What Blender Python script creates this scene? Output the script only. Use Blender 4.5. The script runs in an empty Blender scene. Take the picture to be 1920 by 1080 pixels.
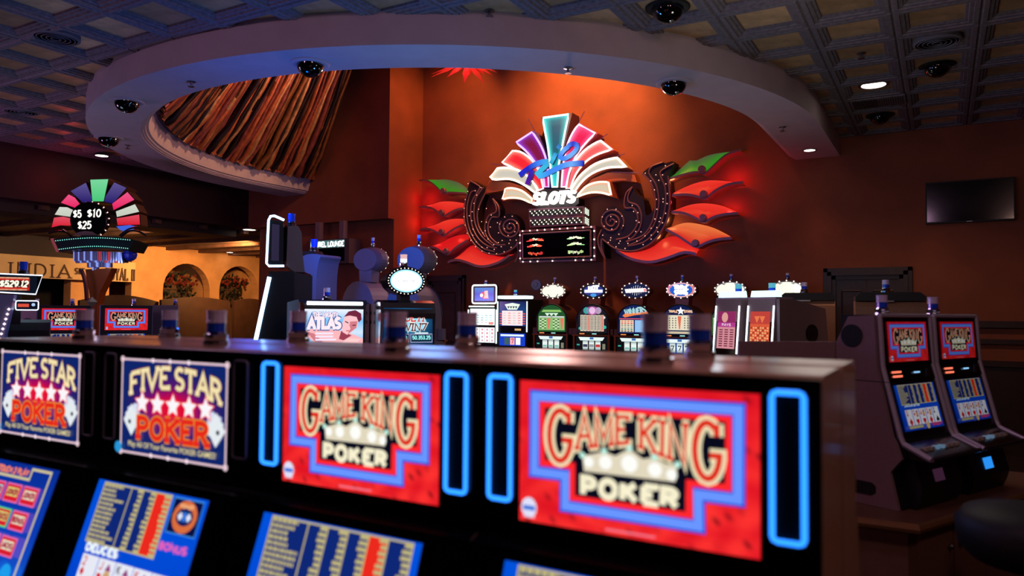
import bpy, math, random
from mathutils import Matrix, Vector
PI = math.pi
random.seed(7)
scene = bpy.context.scene
COL = scene.collection

# ------------------------------------------------------------------ camera
FPX = 1396.0
PITCH, ROLL, YAW, CZ = 0.0336, -0.008, math.radians(30), 1.65
cp, sp = math.cos(PITCH), math.sin(PITCH)
cr_, sr_ = math.cos(ROLL), math.sin(ROLL)
cy_, sy_ = math.cos(YAW), math.sin(YAW)
_G = Matrix(((cy_, sy_, 0), (-sy_, cy_, 0), (0, 0, 1)))
_P = Matrix(((1, 0, 0), (0, cp, sp), (0, -sp, cp)))
_R = Matrix(((cr_, 0, -sr_), (0, 1, 0), (sr_, 0, cr_)))
CM = _R @ _P @ _G                       # rows: camera right, forward, up
CPOS = Vector((0, 0, CZ))
cam_d = bpy.data.cameras.new('camera')
cam = bpy.data.objects.new('camera', cam_d)
COL.objects.link(cam)
cam_d.sensor_width = 36
cam_d.lens = FPX / 1920 * 36
r_, f_, u_ = CM[0], CM[1], CM[2]
cam.matrix_world = Matrix(((r_[0], u_[0], -f_[0], 0), (r_[1], u_[1], -f_[1], 0), (r_[2], u_[2], -f_[2], CZ), (0, 0, 0, 1)))
cam_d.dof.use_dof = True
cam_d.dof.focus_distance = 10.5
cam_d.dof.aperture_fstop = 2.3
cam_d.clip_start = 0.05
scene.camera = cam

def ray(x, y):
    return CM.transposed() @ Vector(((x - 960) / FPX, 1, -(y - 540) / FPX))
def onY(x, y, Y):
    d = ray(x, y); return CPOS + d * (Y / d.y)
def onX(x, y, X):
    d = ray(x, y); return CPOS + d * (X / d.x)
def onZ(x, y, Z):
    d = ray(x, y); return CPOS + d * ((Z - CZ) / d.z)
def atD(x, y, D):
    return CPOS + ray(x, y) * D

# ------------------------------------------------------------------ world, view, lights
w = bpy.data.worlds.new('world'); scene.world = w
w.use_nodes = True
w.node_tree.nodes['Background'].inputs[0].default_value = (0.35, 0.2, 0.32, 1)
w.node_tree.nodes['Background'].inputs[1].default_value = 0.006
vs = scene.view_settings
vs.view_transform = 'Standard'; vs.look = 'None'; vs.gamma = 1.0; vs.exposure = 0.0; vs.use_curve_mapping = False

def light(name, kind, loc, col, energy, size=0.15, target=None, spot=60, blend=0.6):
    d = bpy.data.lights.new(name, kind); d.color = col; d.energy = energy
    if kind == 'AREA': d.size = size
    else: d.shadow_soft_size = size
    if kind == 'SPOT':
        d.spot_size = math.radians(spot); d.spot_blend = blend
    o = bpy.data.objects.new(name, d); COL.objects.link(o); o.location = loc
    if target:
        o.rotation_euler = (Vector(target) - Vector(loc)).to_track_quat('-Z', 'Y').to_euler()
    return o
# warm lamps up in the round dome, washing the sign wall and the draped canopy
light('dome_lamp', 'SPOT', (-4.6, 9.2, 6.4), (1, .41, .13), 700, .1, (-5.0, 10.77, 4.7), 90, .9)
light('dome_lamp', 'SPOT', (-3.2, 9.0, 6.2), (1, .40, .12), 45, .1, (-3.2, 10.77, 4.2), 80, .9)
light('dome_lamp', 'SPOT', (-6.4, 9.95, 6.4), (1, .34, .09), 190, .1, (-8.0, 10.4, 4.2), 95, .9)
light('dome_lamp', 'SPOT', (-6.3, 8.1, 5.5), (1, .5, .22), 260, .15, (-8.6, 6.9, 4.7), 130, .7)
# glow that the big fan sign throws into the room
light('fan_sign_glow', 'SPOT', (-5.2, 10.15, 3.3), (1, .50, .44), 190, .4, (-5.4, 6, 3.3), 168, .4)
# unseen mauve and rose fill lights, added on the near side of the soffit
light('ceiling_fill_mauve', 'POINT', (-4.8, .9, 3.86), (1, .56, .92), 32, .2)
light('ceiling_fill_mauve', 'POINT', (-.4, 1.9, 3.86), (1, .56, .88), 18, .2)
light('ceiling_fill_rose', 'POINT', (1.6, 1.0, 3.7), (1, .55, .48), 42, .2)  # fill added to light the cabinet sides that face right
# unseen fill lights added for the floor's coloured glow; spots for the lounge
light('floor_fill_purple', 'POINT', (-11.0, 2.4, 1.8), (.85, .42, 1), 90, .5)
light('floor_fill_teal', 'POINT', (-7.9, 3.9, 2.4), (.5, .8, 1), 7, .3)
light('floor_fill_cool', 'POINT', (-.7, 5.2, 2.65), (.95, .88, .78), 15, .2)
light('lounge_glow_amber', 'SPOT', (-13.6, 11.5, 3.15), (1, .5, .17), 1000, .2, (-17, 12.5, 2.4), 120, .8)
light('lounge_glow_amber', 'SPOT', (-13.0, 8.6, 3.15), (1, .6, .28), 420, .2, (-16.5, 8.3, 2.4), 110, .8)

# ------------------------------------------------------------------ materials
def lin(c):
    return tuple(((v / 255) / 12.92 if v / 255 <= 0.04045 else ((v / 255 + 0.055) / 1.055) ** 2.4) for v in c[:3])
MATS = {}
def mat(name, rgb, rough=.5, metal=0, noise=0, nscale=8, bump=0, bscale=40, spec=.5, rand=0, coat=0, trans=0):
    if name in MATS: return MATS[name]
    m = bpy.data.materials.new(name); m.use_nodes = True
    nt = m.node_tree; b = nt.nodes['Principled BSDF']
    c = lin(rgb)
    b.inputs['Base Color'].default_value = (*c, 1)
    b.inputs['Roughness'].default_value = rough
    b.inputs['Metallic'].default_value = metal
    b.inputs['Specular IOR Level'].default_value = spec
    if coat: b.inputs['Coat Weight'].default_value = coat; b.inputs['Coat Roughness'].default_value = .08
    if trans: b.inputs['Transmission Weight'].default_value = trans
    tc = nt.nodes.new('ShaderNodeTexCoord')
    if noise or rand:
        val = None
        if noise:
            n = nt.nodes.new('ShaderNodeTexNoise'); n.inputs['Scale'].default_value = nscale; n.inputs['Detail'].default_value = 6
            nt.links.new(tc.outputs['Object'], n.inputs['Vector'])
            mr = nt.nodes.new('ShaderNodeMapRange'); mr.inputs['From Min'].default_value = .3; mr.inputs['From Max'].default_value = .7
            mr.inputs['To Min'].default_value = 1 - noise; mr.inputs['To Max'].default_value = 1 + noise
            nt.links.new(n.outputs['Fac'], mr.inputs['Value']); val = mr.outputs[0]
        if rand:
            oi = nt.nodes.new('ShaderNodeObjectInfo')
            mr2 = nt.nodes.new('ShaderNodeMapRange'); mr2.inputs['To Min'].default_value = 1 - rand; mr2.inputs['To Max'].default_value = 1 + rand
            nt.links.new(oi.outputs['Random'], mr2.inputs['Value'])
            if val is not None:
                mu = nt.nodes.new('ShaderNodeMath'); mu.operation = 'MULTIPLY'
                nt.links.new(val, mu.inputs[0]); nt.links.new(mr2.outputs[0], mu.inputs[1]); val = mu.outputs[0]
            else: val = mr2.outputs[0]
        vm = nt.nodes.new('ShaderNodeVectorMath'); vm.operation = 'SCALE'; vm.inputs[0].default_value = c
        nt.links.new(val, vm.inputs['Scale']); nt.links.new(vm.outputs[0], b.inputs['Base Color'])
    if bump:
        n = nt.nodes.new('ShaderNodeTexNoise'); n.inputs['Scale'].default_value = bscale; n.inputs['Detail'].default_value = 4
        nt.links.new(tc.outputs['Object'], n.inputs['Vector'])
        bp = nt.nodes.new('ShaderNodeBump'); bp.inputs['Strength'].default_value = bump; bp.inputs['Distance'].default_value = .01
        nt.links.new(n.outputs['Fac'], bp.inputs['Height']); nt.links.new(bp.outputs[0], b.inputs['Normal'])
    MATS[name] = m
    return m
def emit(name, rgb, s=1.0, base=(10, 10, 12)):
    if name in MATS: return MATS[name]
    m = bpy.data.materials.new(name); m.use_nodes = True
    b = m.node_tree.nodes['Principled BSDF']
    b.inputs['Base Color'].default_value = (*lin(base), 1); b.inputs['Roughness'].default_value = .35
    b.inputs['Emission Color'].default_value = (*lin(rgb), 1); b.inputs['Emission Strength'].default_value = s
    MATS[name] = m
    return m
def lit(s, rough=.12, base=.01):
    """print or screen whose colours come from the flat artwork on it and which glows by s"""
    k = 'lit_print_%g_%g_%g' % (s, rough, base)
    if k in MATS: return MATS[k]
    m = bpy.data.materials.new(k); m.use_nodes = True
    nt = m.node_tree; b = nt.nodes['Principled BSDF']
    a = nt.nodes.new('ShaderNodeVertexColor'); a.layer_name = 'Col'
    b.inputs['Base Color'].default_value = (base, base, base, 1); b.inputs['Roughness'].default_value = rough
    nt.links.new(a.outputs['Color'], b.inputs['Emission Color']); b.inputs['Emission Strength'].default_value = s
    MATS[k] = m
    return m
def printed(rough=.4):
    """unlit print in the colours of its artwork"""
    k = 'unlit_print_%g' % rough
    if k in MATS: return MATS[k]
    m = bpy.data.materials.new(k); m.use_nodes = True
    nt = m.node_tree; b = nt.nodes['Principled BSDF']
    a = nt.nodes.new('ShaderNodeVertexColor'); a.layer_name = 'Col'
    b.inputs['Roughness'].default_value = rough
    nt.links.new(a.outputs['Color'], b.inputs['Base Color'])
    MATS[k] = m
    return m

BEIGE = mat('beige_laminate', (188, 144, 116), .31, noise=.08, nscale=60, coat=.2)
GREYLAM = mat('mauve_grey_laminate', (138, 112, 116), .5, noise=.06, nscale=80)
BLACK = mat('black_gloss_plastic', (9, 9, 11), .18)
BLACKM = mat('black_matt_plastic', (12, 12, 13), .55)
DARKGLASS = mat('dark_smoked_glass', (6, 7, 12), .06)
CHROME = mat('chrome', (205, 205, 212), .12, 1)
STEEL = mat('brushed_steel', (150, 150, 160), .3, 1)
COPPER = mat('copper_metal', (170, 85, 50), .35, .8)
LENS_BLUE = mat('blue_lamp_lens', (36, 84, 235), .12, trans=.05, coat=.5)
LENS_LAV = mat('frosted_lavender_lens', (226, 216, 250), .25, trans=.05, coat=.5)
WALLP = mat('terracotta_wall_paint', (142, 74, 44), .75, noise=.22, nscale=1.6, bump=.25, bscale=90)
WOODDK = mat('dark_stained_wood', (52, 30, 26), .45, noise=.25, nscale=12)
SIGNDK = mat('sign_dark_panel', (30, 17, 20), .5)
SIGNTRIM = mat('sign_mauve_trim', (150, 105, 115), .4, .3)
WHITEP = mat('soffit_off_white_paint', (196, 180, 188), .8, noise=.05, nscale=5, bump=.1, bscale=120)

# ------------------------------------------------------------------ mesh helpers
class MB:
    def __init__(s): s.v = []; s.f = []; s.m = []; s.c = []
    def add(s, vs, fs, mi=0, col=None):
        b = len(s.v); s.v += [tuple(p) for p in vs]
        for k, f in enumerate(fs):
            s.f.append([b + i for i in f]); s.m.append(mi)
            if col is None: s.c.append(None)
            elif isinstance(col, list): s.c.append(col[k])      # per face: tuple or list of corner tuples
            else: s.c.append(col)
        return s
    def box(s, x0, x1, y0, y1, z0, z1, mi=0, col=None):
        return s.add([(x0, y0, z0), (x1, y0, z0), (x1, y1, z0), (x0, y1, z0), (x0, y0, z1), (x1, y0, z1), (x1, y1, z1), (x0, y1, z1)],
                     [(0, 3, 2, 1), (4, 5, 6, 7), (0, 1, 5, 4), (1, 2, 6, 5), (2, 3, 7, 6), (3, 0, 4, 7)], mi, col)
    def prism(s, poly, y0, y1, mi=0, col=None, mi_side=None):
        """polygon in x,z extruded along y"""
        n = len(poly); ms = mi if mi_side is None else mi_side
        a = sum(poly[i][0] * poly[(i + 1) % n][1] - poly[(i + 1) % n][0] * poly[i][1] for i in range(n))
        if a < 0: poly = poly[::-1]
        vs = [(p[0], y0, p[1]) for p in poly] + [(p[0], y1, p[1]) for p in poly]
        s.add(vs, [list(range(n)), list(range(2 * n - 1, n - 1, -1))], mi, col)
        b = len(s.v) - 2 * n
        for i in range(n):
            j = (i + 1) % n
            s.f.append([b + i, b + n + i, b + n + j, b + j]); s.m.append(ms); s.c.append(col)
        return s
    def prismx(s, poly, x0, x1, mi=0, col=None):
        """polygon in y,z extruded along x"""
        n = len(poly)
        a = sum(poly[i][0] * poly[(i + 1) % n][1] - poly[(i + 1) % n][0] * poly[i][1] for i in range(n))
        if a < 0: poly = poly[::-1]
        vs = [(x0, p[0], p[1]) for p in poly] + [(x1, p[0], p[1]) for p in poly]
        return s.add(vs, [list(range(n - 1, -1, -1)), list(range(n, 2 * n))] + [(i, (i + 1) % n, n + (i + 1) % n, n + i) for i in range(n)], mi, col)
    def prismz(s, poly, z0, z1, mi=0, col=None):
        n = len(poly)
        a = sum(poly[i][0] * poly[(i + 1) % n][1] - poly[(i + 1) % n][0] * poly[i][1] for i in range(n))
        if a < 0: poly = poly[::-1]
        vs = [(p[0], p[1], z0) for p in poly] + [(p[0], p[1], z1) for p in poly]
        return s.add(vs, [list(range(n - 1, -1, -1)), list(range(n, 2 * n))] + [(i, (i + 1) % n, n + (i + 1) % n, n + i) for i in range(n)], mi, col)
    def lathe(s, prof, n=16, c=(0, 0, 0), mi=0, axis='z', cap=True):
        vs = []
        for r, z in prof:
            for k in range(n):
                a = 2 * PI * k / n
                x, y = r * math.cos(a), r * math.sin(a)
                vs.append((c[0] + x, c[1] + y, c[2] + z) if axis == 'z' else (c[0] + x, c[1] - z, c[2] + y))
        fs = []
        for i in range(len(prof) - 1):
            for k in range(n):
                l = (k + 1) % n
                fs.append((i * n + k, i * n + l, (i + 1) * n + l, (i + 1) * n + k))
        if cap:
            fs.append(list(range(n - 1, -1, -1))); fs.append([(len(prof) - 1) * n + k for k in range(n)])
        return s.add(vs, fs, mi)
    def tube(s, pts, r, n=6, closed=False, mi=0, col=None):
        pts = [Vector(p) for p in pts]; N = len(pts); vs = []; cols = None
        prev = None
        for i in range(N):
            if closed: t = pts[(i + 1) % N] - pts[i - 1]
            else: t = pts[min(i + 1, N - 1)] - pts[max(i - 1, 0)]
            t.normalize()
            if prev is None:
                up = Vector((0, 1, 0)) if abs(t.y) < .9 else Vector((0, 0, 1))
                a = t.cross(up).normalized()
            else:
                a = (prev - t * prev.dot(t)).normalized()
            prev = a; b = t.cross(a)
            rr = r[i] if isinstance(r, (list, tuple)) else r
            for k in range(n):
                q = 2 * PI * k / n
                vs.append(pts[i] + a * (rr * math.cos(q)) + b * (rr * math.sin(q)))
        fs = []
        M = N if closed else N - 1
        for i in range(M):
            j = (i + 1) % N
            for k in range(n):
                l = (k + 1) % n
                fs.append((i * n + k, i * n + l, j * n + l, j * n + k))
        if not closed:
            fs.append(list(range(n - 1, -1, -1))); fs.append([(N - 1) * n + k for k in range(n)])
        return s.add(vs, fs, mi, col)
    def ball(s, c, r, mi=0, col=None, nu=8, nv=5, half=False):
        prof = []
        lo = 0 if half else -PI / 2
        vs = []; fs = []
        for i in range(nv + 1):
            a = lo + (PI / 2 - lo) * i / nv
            for k in range(nu):
                q = 2 * PI * k / nu
                vs.append((c[0] + r * math.cos(a) * math.cos(q), c[1] + r * math.cos(a) * math.sin(q), c[2] + r * math.sin(a)))
        for i in range(nv):
            for k in range(nu):
                l = (k + 1) % nu
                fs.append((i * nu + k, i * nu + l, (i + 1) * nu + l, (i + 1) * nu + k))
        return s.add(vs, fs, mi, col)
    def octa(s, c, r, mi=0, col=None):
        x, y, z = c
        return s.add([(x + r, y, z), (x - r, y, z), (x, y + r, z), (x, y - r, z), (x, y, z + r), (x, y, z - r)],
                     [(0, 2, 4), (2, 1, 4), (1, 3, 4), (3, 0, 4), (2, 0, 5), (1, 2, 5), (3, 1, 5), (0, 3, 5)], mi, col)
    def build(s, name, mats, parent=None, loc=(0, 0, 0), rotz=0, smooth=False):
        me = bpy.data.meshes.new(name); me.from_pydata(s.v, [], s.f)
        if not isinstance(mats, (list, tuple)): mats = [mats]
        for m in mats: me.materials.append(m)
        me.polygons.foreach_set('material_index', s.m)
        if any(c is not None for c in s.c):
            at = me.color_attributes.new('Col', 'FLOAT_COLOR', 'CORNER')
            buf = []
            for p, c in zip(me.polygons, s.c):
                for k in range(p.loop_total):
                    q = (0, 0, 0) if c is None else (c[k] if isinstance(c[0], (tuple, list)) else c)
                    buf += [q[0], q[1], q[2], 1]
            at.data.foreach_set('color', buf)
        if smooth: me.polygons.foreach_set('use_smooth', [True] * len(me.polygons))
        me.update()
        o = bpy.data.objects.new(name, me); COL.objects.link(o)
        o.location = loc; o.rotation_euler = (0, 0, rotz)
        if parent: o.parent = parent
        return o
def tag(o, label=None, cat=None, group=None, kind=None):
    if label: o['label'] = label
    if cat: o['category'] = cat
    if group: o['group'] = group
    if kind: o['kind'] = kind
    return o
def thing(name, label, cat, loc=(0, 0, 0), rotz=0, group=None):
    o = bpy.data.objects.new(name, None); COL.objects.link(o); o.empty_display_size = .1
    o.location = loc; o.rotation_euler = (0, 0, rotz)
    return tag(o, label, cat, group)
def struct(o): o['kind'] = 'structure'; return o
def copy_tree(o, parent=None):
    c = o.copy(); COL.objects.link(c); c.parent = parent
    for ch in list(o.children): copy_tree(ch, c)
    return c
def cat_rom(p, n=6, closed=False):
    out = []; N = len(p)
    for i in range(N if closed else N - 1):
        g = (lambda k: p[k % N]) if closed else (lambda k: p[max(0, min(N - 1, k))])
        a, b, c, d = g(i - 1), g(i), g(i + 1), g(i + 2)
        for k in range(n):
            t = k / n
            out.append(tuple(.5 * (2 * b[j] + (c[j] - a[j]) * t + (2 * a[j] - 5 * b[j] + 4 * c[j] - d[j]) * t * t + (3 * b[j] - a[j] - 3 * c[j] + d[j]) * t ** 3) for j in range(len(b))))
    if not closed: out.append(tuple(p[-1]))
    return out
def resample(p, n):
    L = [0]
    for a, b in zip(p, p[1:]): L.append(L[-1] + math.dist(a, b))
    out = []
    for k in range(n):
        t = L[-1] * k / (n - 1); i = 0
        while i < len(L) - 2 and L[i + 1] < t: i += 1
        q = (t - L[i]) / max(1e-9, L[i + 1] - L[i])
        out.append(tuple(a + (b - a) * q for a, b in zip(p[i], p[i + 1])))
    return out
def rrect(x0, x1, z0, z1, r, n=4):
    out = []
    for cx, cz, a0 in ((x1 - r, z1 - r, 0), (x0 + r, z1 - r, 90), (x0 + r, z0 + r, 180), (x1 - r, z0 + r, 270)):
        for k in range(n + 1):
            a = math.radians(a0 + 90 * k / n); out.append((cx + r * math.cos(a), cz + r * math.sin(a)))
    return out
def oval(cx, cz, rx, rz, n=32):
    return [(cx + rx * math.cos(2 * PI * k / n), cz + rz * math.sin(2 * PI * k / n)) for k in range(n)]

# ------------------------------------------------------------------ stroke letters and flat artwork
def arc(cx, cy, rx, ry, a0, a1, n=9):
    return [(cx + rx * math.cos(math.radians(a0 + (a1 - a0) * k / n)), cy + ry * math.sin(math.radians(a0 + (a1 - a0) * k / n))) for k in range(n + 1)]
# glyph: width, strokes, serif feet (x, y)
GL = {
 'A': (.74, [[(.04, 0), (.37, 1), (.70, 0)], [(.16, .34), (.58, .34)]], [(.04, 0), (.70, 0)]),
 'B': (.64, [[(.08, 0), (.08, 1)], [(.08, 1), (.3, 1)] + arc(.3, .76, .24, .24, 90, -90)[1:] + [(.08, .52)], [(.3, .52)] + arc(.3, .26, .28, .26, 90, -90) + [(.08, 0)]], []),
 'C': (.66, [arc(.36, .5, .3, .5, 50, 310, 14)], []),
 'D': (.68, [[(.08, 0), (.08, 1)], [(.08, 1), (.28, 1)] + arc(.28, .5, .34, .5, 90, -90, 12) + [(.08, 0)]], []),
 'E': (.60, [[(.08, 0), (.08, 1)], [(.08, 1), (.54, 1), (.54, .86)], [(.08, .52), (.42, .52)], [(.08, 0), (.54, 0), (.54, .15)]], []),
 'F': (.58, [[(.08, 0), (.08, 1)], [(.08, 1), (.54, 1), (.54, .85)], [(.08, .52), (.42, .52)]], [(.08, 0)]),
 'G': (.72, [arc(.38, .5, .31, .5, 52, 345, 16) + [(.68, .42), (.44, .42)], [(.62, .98), (.62, .76)]], []),
 'H': (.68, [[(.08, 0), (.08, 1)], [(.6, 0), (.6, 1)], [(.08, .5), (.6, .5)]], [(.08, 0), (.6, 0), (.08, 1), (.6, 1)]),
 'I': (.26, [[(.13, 0), (.13, 1)]], [(.13, 0), (.13, 1)]),
 'J': (.5, [[(.38, 1), (.38, .22)] + arc(.21, .2, .17, .2, 0, -180)], []),
 'K': (.68, [[(.08, 0), (.08, 1)], [(.58, 1), (.1, .44)], [(.22, .58), (.62, 0)]], [(.08, 0), (.62, 0), (.08, 1), (.58, 1)]),
 'L': (.58, [[(.08, 1), (.08, 0), (.54, 0), (.54, .2)]], [(.08, 1)]),
 'M': (.86, [[(.08, 0), (.1, 1), (.43, .22), (.76, 1), (.78, 0)]], [(.08, 0), (.78, 0)]),
 'N': (.72, [[(.08, 0), (.08, 1), (.63, 0), (.63, 1)]], [(.08, 0), (.63, 1)]),
 'O': (.72, [arc(.36, .5, .3, .5, 0, 360, 20)], []),
 'P': (.62, [[(.08, 0), (.08, 1), (.3, 1)] + arc(.3, .74, .25, .26, 90, -90)[1:] + [(.08, .48)]], [(.08, 0)]),
 'R': (.68, [[(.08, 0), (.08, 1), (.3, 1)] + arc(.3, .75, .25, .25, 90, -90)[1:] + [(.08, .5)], [(.3, .5), (.6, 0)]], [(.08, 0), (.6, 0)]),
 'S': (.58, [arc(.3, .74, .23, .26, 35, 270, 10) + arc(.29, .24, .24, .24, 90, -150, 10)[1:]], []),
 'T': (.64, [[(.32, 0), (.32, 1)], [(.04, .82), (.04, 1), (.6, 1), (.6, .82)]], [(.32, 0)]),
 'U': (.68, [[(.08, 1), (.08, .3)] + arc(.34, .3, .26, .3, 180, 360) + [(.6, 1)]], [(.08, 1), (.6, 1)]),
 'V': (.70, [[(.04, 1), (.35, 0), (.66, 1)]], [(.04, 1), (.66, 1)]),
 'W': (.94, [[(.04, 1), (.25, 0), (.47, .8), (.69, 0), (.9, 1)]], [(.04, 1), (.9, 1)]),
 'X': (.66, [[(.04, 0), (.62, 1)], [(.04, 1), (.62, 0)]], []),
 'Y': (.66, [[(.04, 1), (.33, .48), (.62, 1)], [(.33, .48), (.33, 0)]], [(.33, 0), (.04, 1), (.62, 1)]),
 'Z': (.62, [[(.06, 1), (.56, 1), (.06, 0), (.56, 0)]], []),
 '0': (.6, [arc(.3, .5, .23, .5, 0, 360, 18)], []),
 '1': (.36, [[(.06, .82), (.2, 1), (.2, 0)]], [(.2, 0)]),
 '2': (.58, [arc(.29, .73, .22, .27, 170, -35, 9) + [(.06, 0), (.54, 0)]], []),
 '3': (.56, [arc(.27, .75, .2, .25, 160, -90, 8) + arc(.27, .25, .23, .25, 90, -160, 8)[1:]], []),
 '4': (.6, [[(.42, 0), (.42, 1), (.05, .3), (.56, .3)]], []),
 '6': (.58, [arc(.29, .3, .22, .3, 0, 360, 14), [(.07, .3), (.13, .75), (.38, 1)]], []),
 '8': (.58, [arc(.29, .75, .2, .25, 0, 360, 14), arc(.29, .25, .23, .25, 0, 360, 14)], []),
 '5': (.58, [[(.5, 1), (.12, 1), (.1, .55)] + arc(.28, .32, .24, .32, 130, -150, 10)], []),
 '7': (.56, [[(.05, .82), (.05, 1), (.52, 1), (.22, 0)]], []),
 '9': (.58, [arc(.29, .7, .22, .3, 0, 360, 14), [(.51, .7), (.45, .25), (.2, 0)]], []),
 '$': (.58, [arc(.3, .72, .22, .2, 35, 270, 10) + arc(.29, .3, .23, .22, 90, -150, 10)[1:], [(.3, -.08), (.3, 1.08)]], []),
 '.': (.2, [[(.1, 0), (.1, .08)]], []), ',': (.2, [[(.12, .08), (.06, -.12)]], []),
 '!': (.24, [[(.12, 1), (.12, .3)], [(.12, .1), (.12, 0)]], []), '-': (.4, [[(.05, .45), (.35, .45)]], []), ' ': (.34, [], []),
}
def word_strokes(text, serif=True, gap=.08, sl=.13):
    """polylines of a word in a box 0..1 by 0..1"""
    x = 0; out = []
    for ch in text:
        wd, st, feet = GL[ch]
        for s in st: out.append([(x + p[0], p[1]) for p in s])
        if serif:
            for fx, fy in feet: out.append([(x + fx - sl, fy), (x + fx + sl, fy)])
        x += wd + gap
    W = x - gap
    return [[(p[0] / W, p[1]) for p in s] for s in out], W
def ribbon2(pts, wd, closed=False):
    """left and right offsets of a polyline in 2D"""
    N = len(pts); L = []; R = []
    for i in range(N):
        if closed: a, b, c = pts[i - 1], pts[i], pts[(i + 1) % N]
        else: a, b, c = pts[max(0, i - 1)], pts[i], pts[min(N - 1, i + 1)]
        d1 = Vector((b[0] - a[0], b[1] - a[1])); d2 = Vector((c[0] - b[0], c[1] - b[1]))
        if d1.length < 1e-9: d1 = d2
        if d2.length < 1e-9: d2 = d1
        d1.normalize(); d2.normalize()
        n1 = Vector((-d1.y, d1.x)); n2 = Vector((-d2.y, d2.x))
        m = n1 + n2
        if m.length < .3: m = n1
        m.normalize(); k = wd / 2 / max(.45, m.dot(n1))
        if isinstance(wd, (list, tuple)): pass
        L.append((b[0] + m.x * k, b[1] + m.y * k)); R.append((b[0] - m.x * k, b[1] - m.y * k))
    return L, R
class Art(MB):
    """flat artwork on a panel of size w by h metres; u to the right, v downwards, both 0..1; faces -y"""
    def __init__(s, w, h, eps=.0003):
        super().__init__(); s.w = w; s.h = h; s.lay = 0; s.eps = eps
    def P(s, u, v): return ((u - .5) * s.w, -s.lay * s.eps, (.5 - v) * s.h)
    def up(s): s.lay += 1; return s
    def poly(s, pts, rgb):
        s.add([s.P(*p) for p in pts], [list(range(len(pts)))], 0, lin(rgb)); return s
    def rect(s, u0, v0, u1, v1, rgb): return s.poly([(u0, v0), (u0, v1), (u1, v1), (u1, v0)], rgb)
    def vgrad(s, u0, v0, u1, v1, cols):
        n = len(cols) - 1
        for i in range(n):
            a, b = v0 + (v1 - v0) * i / n, v0 + (v1 - v0) * (i + 1) / n
            ca, cb = lin(cols[i]), lin(cols[i + 1])
            s.add([s.P(u0, a), s.P(u0, b), s.P(u1, b), s.P(u1, a)], [(0, 1, 2, 3)], 0, [[ca, cb, cb, ca]])
        return s
    def field(s, nu, nv, fn, u0=0, v0=0, u1=1, v1=1):
        vs = [s.P(u0 + (u1 - u0) * i / nu, v0 + (v1 - v0) * j / nv) for j in range(nv + 1) for i in range(nu + 1)]
        cs = [lin(fn(i / nu, j / nv)) for j in range(nv + 1) for i in range(nu + 1)]
        fs = []; fc = []
        for j in range(nv):
            for i in range(nu):
                q = [j * (nu + 1) + i, (j + 1) * (nu + 1) + i, (j + 1) * (nu + 1) + i + 1, j * (nu + 1) + i + 1]
                fs.append(q); fc.append([cs[k] for k in q])
        return s.add(vs, fs, 0, fc)
    def stroke(s, pts, wd, rgb, closed=False):
        q = [((u - .5) * s.w, (.5 - v) * s.h) for u, v in pts]
        L, R = ribbon2(q, wd, closed); n = len(q); y = -s.lay * s.eps
        vs = [(a[0], y, a[1]) for a in L] + [(a[0], y, a[1]) for a in R]
        fs = [(i, n + i, n + (i + 1) % n, (i + 1) % n) for i in range(n if closed else n - 1)]
        return s.add(vs, fs, 0, lin(rgb))
    def word(s, text, quad, wd, rgb, serif=True, warp=None, gap=.08):
        TL, TR, BR, BL = quad
        st, W = word_strokes(text, serif, gap)
        for line in st:
            o = []
            for x, y in line:
                t = 1 - y
                a = (TL[0] + (TR[0] - TL[0]) * x, TL[1] + (TR[1] - TL[1]) * x)
                b = (BL[0] + (BR[0] - BL[0]) * x, BL[1] + (BR[1] - BL[1]) * x)
                q = (a[0] + (b[0] - a[0]) * t, a[1] + (b[1] - a[1]) * t)
                if warp: q = warp(q)
                o.append(q)
            # square-ended strokes: lengthen the ends by half a width
            s.stroke(o, wd, rgb)
        return s
    def disc(s, u, v, r, rgb, n=14, ry=None):
        ru, rv = r / s.w, (ry or r) / s.h
        return s.poly([(u + ru * math.cos(2 * PI * k / n), v + rv * math.sin(2 * PI * k / n)) for k in range(n)], rgb)
    def star(s, u, v, r, rgb, inner=.45):
        return s.poly([(u + (r if k % 2 == 0 else r * inner) * math.sin(PI * k / 5) / s.w, v - (r if k % 2 == 0 else r * inner) * math.cos(PI * k / 5) / s.h) for k in range(10)], rgb)
    def place(s, name, parent, x=0, y=0, z=0, tilt=0, strength=1.0, m=None):
        """tilt > 0 leans the top away from the viewer"""
        c, sn = math.cos(tilt), math.sin(tilt)
        s.v = [(x + p[0], y + p[1] * c + p[2] * sn, z - p[1] * sn + p[2] * c) for p in s.v]
        return s.build(name, m or lit(strength), parent)
# ================================================================== SETTING
CH = 4.029                      # coffered ceiling height
WY = 10.77                      # sign wall
RCX, RCY, RO, RZ = -5.89, 8.845, 4.73, 3.787   # round soffit
LX = -11.55                     # maroon bulkhead
LZ = 3.24                       # lower ceiling height

# floor
mfl = mat('dark_red_patterned_carpet', (38, 16, 16), .95, noise=.5, nscale=3)
struct(MB().box(-22, 8, -4, 18, -.1, 0).build('floor', mfl))
# carpet scroll seen at the right edge: a printed orange band on the carpet
sc = MB()
for (cx, cy, r0, r1) in ((1.62, 7.55, .2, .25), (1.62, 7.55, .36, .42), (2.7, 7.2, .3, .36)):
    n = 36
    vs = [(cx + r * 1.6 * math.cos(2 * PI * k / n), cy + r * math.sin(2 * PI * k / n), .002) for r in (r0, r1) for k in range(n)]
    sc.add(vs, [(k, n + k, n + (k + 1) % n, (k + 1) % n) for k in range(n)])
fl = bpy.data.objects['floor']
sc.build('carpet_scroll', mat('carpet_orange_scroll', (165, 60, 30), .95), fl)

# back wall with sign
wb = struct(MB().box(-8.11, 7.0, WY, WY + .2, 0, 7.4).build('wall_back', WALLP))
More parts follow.
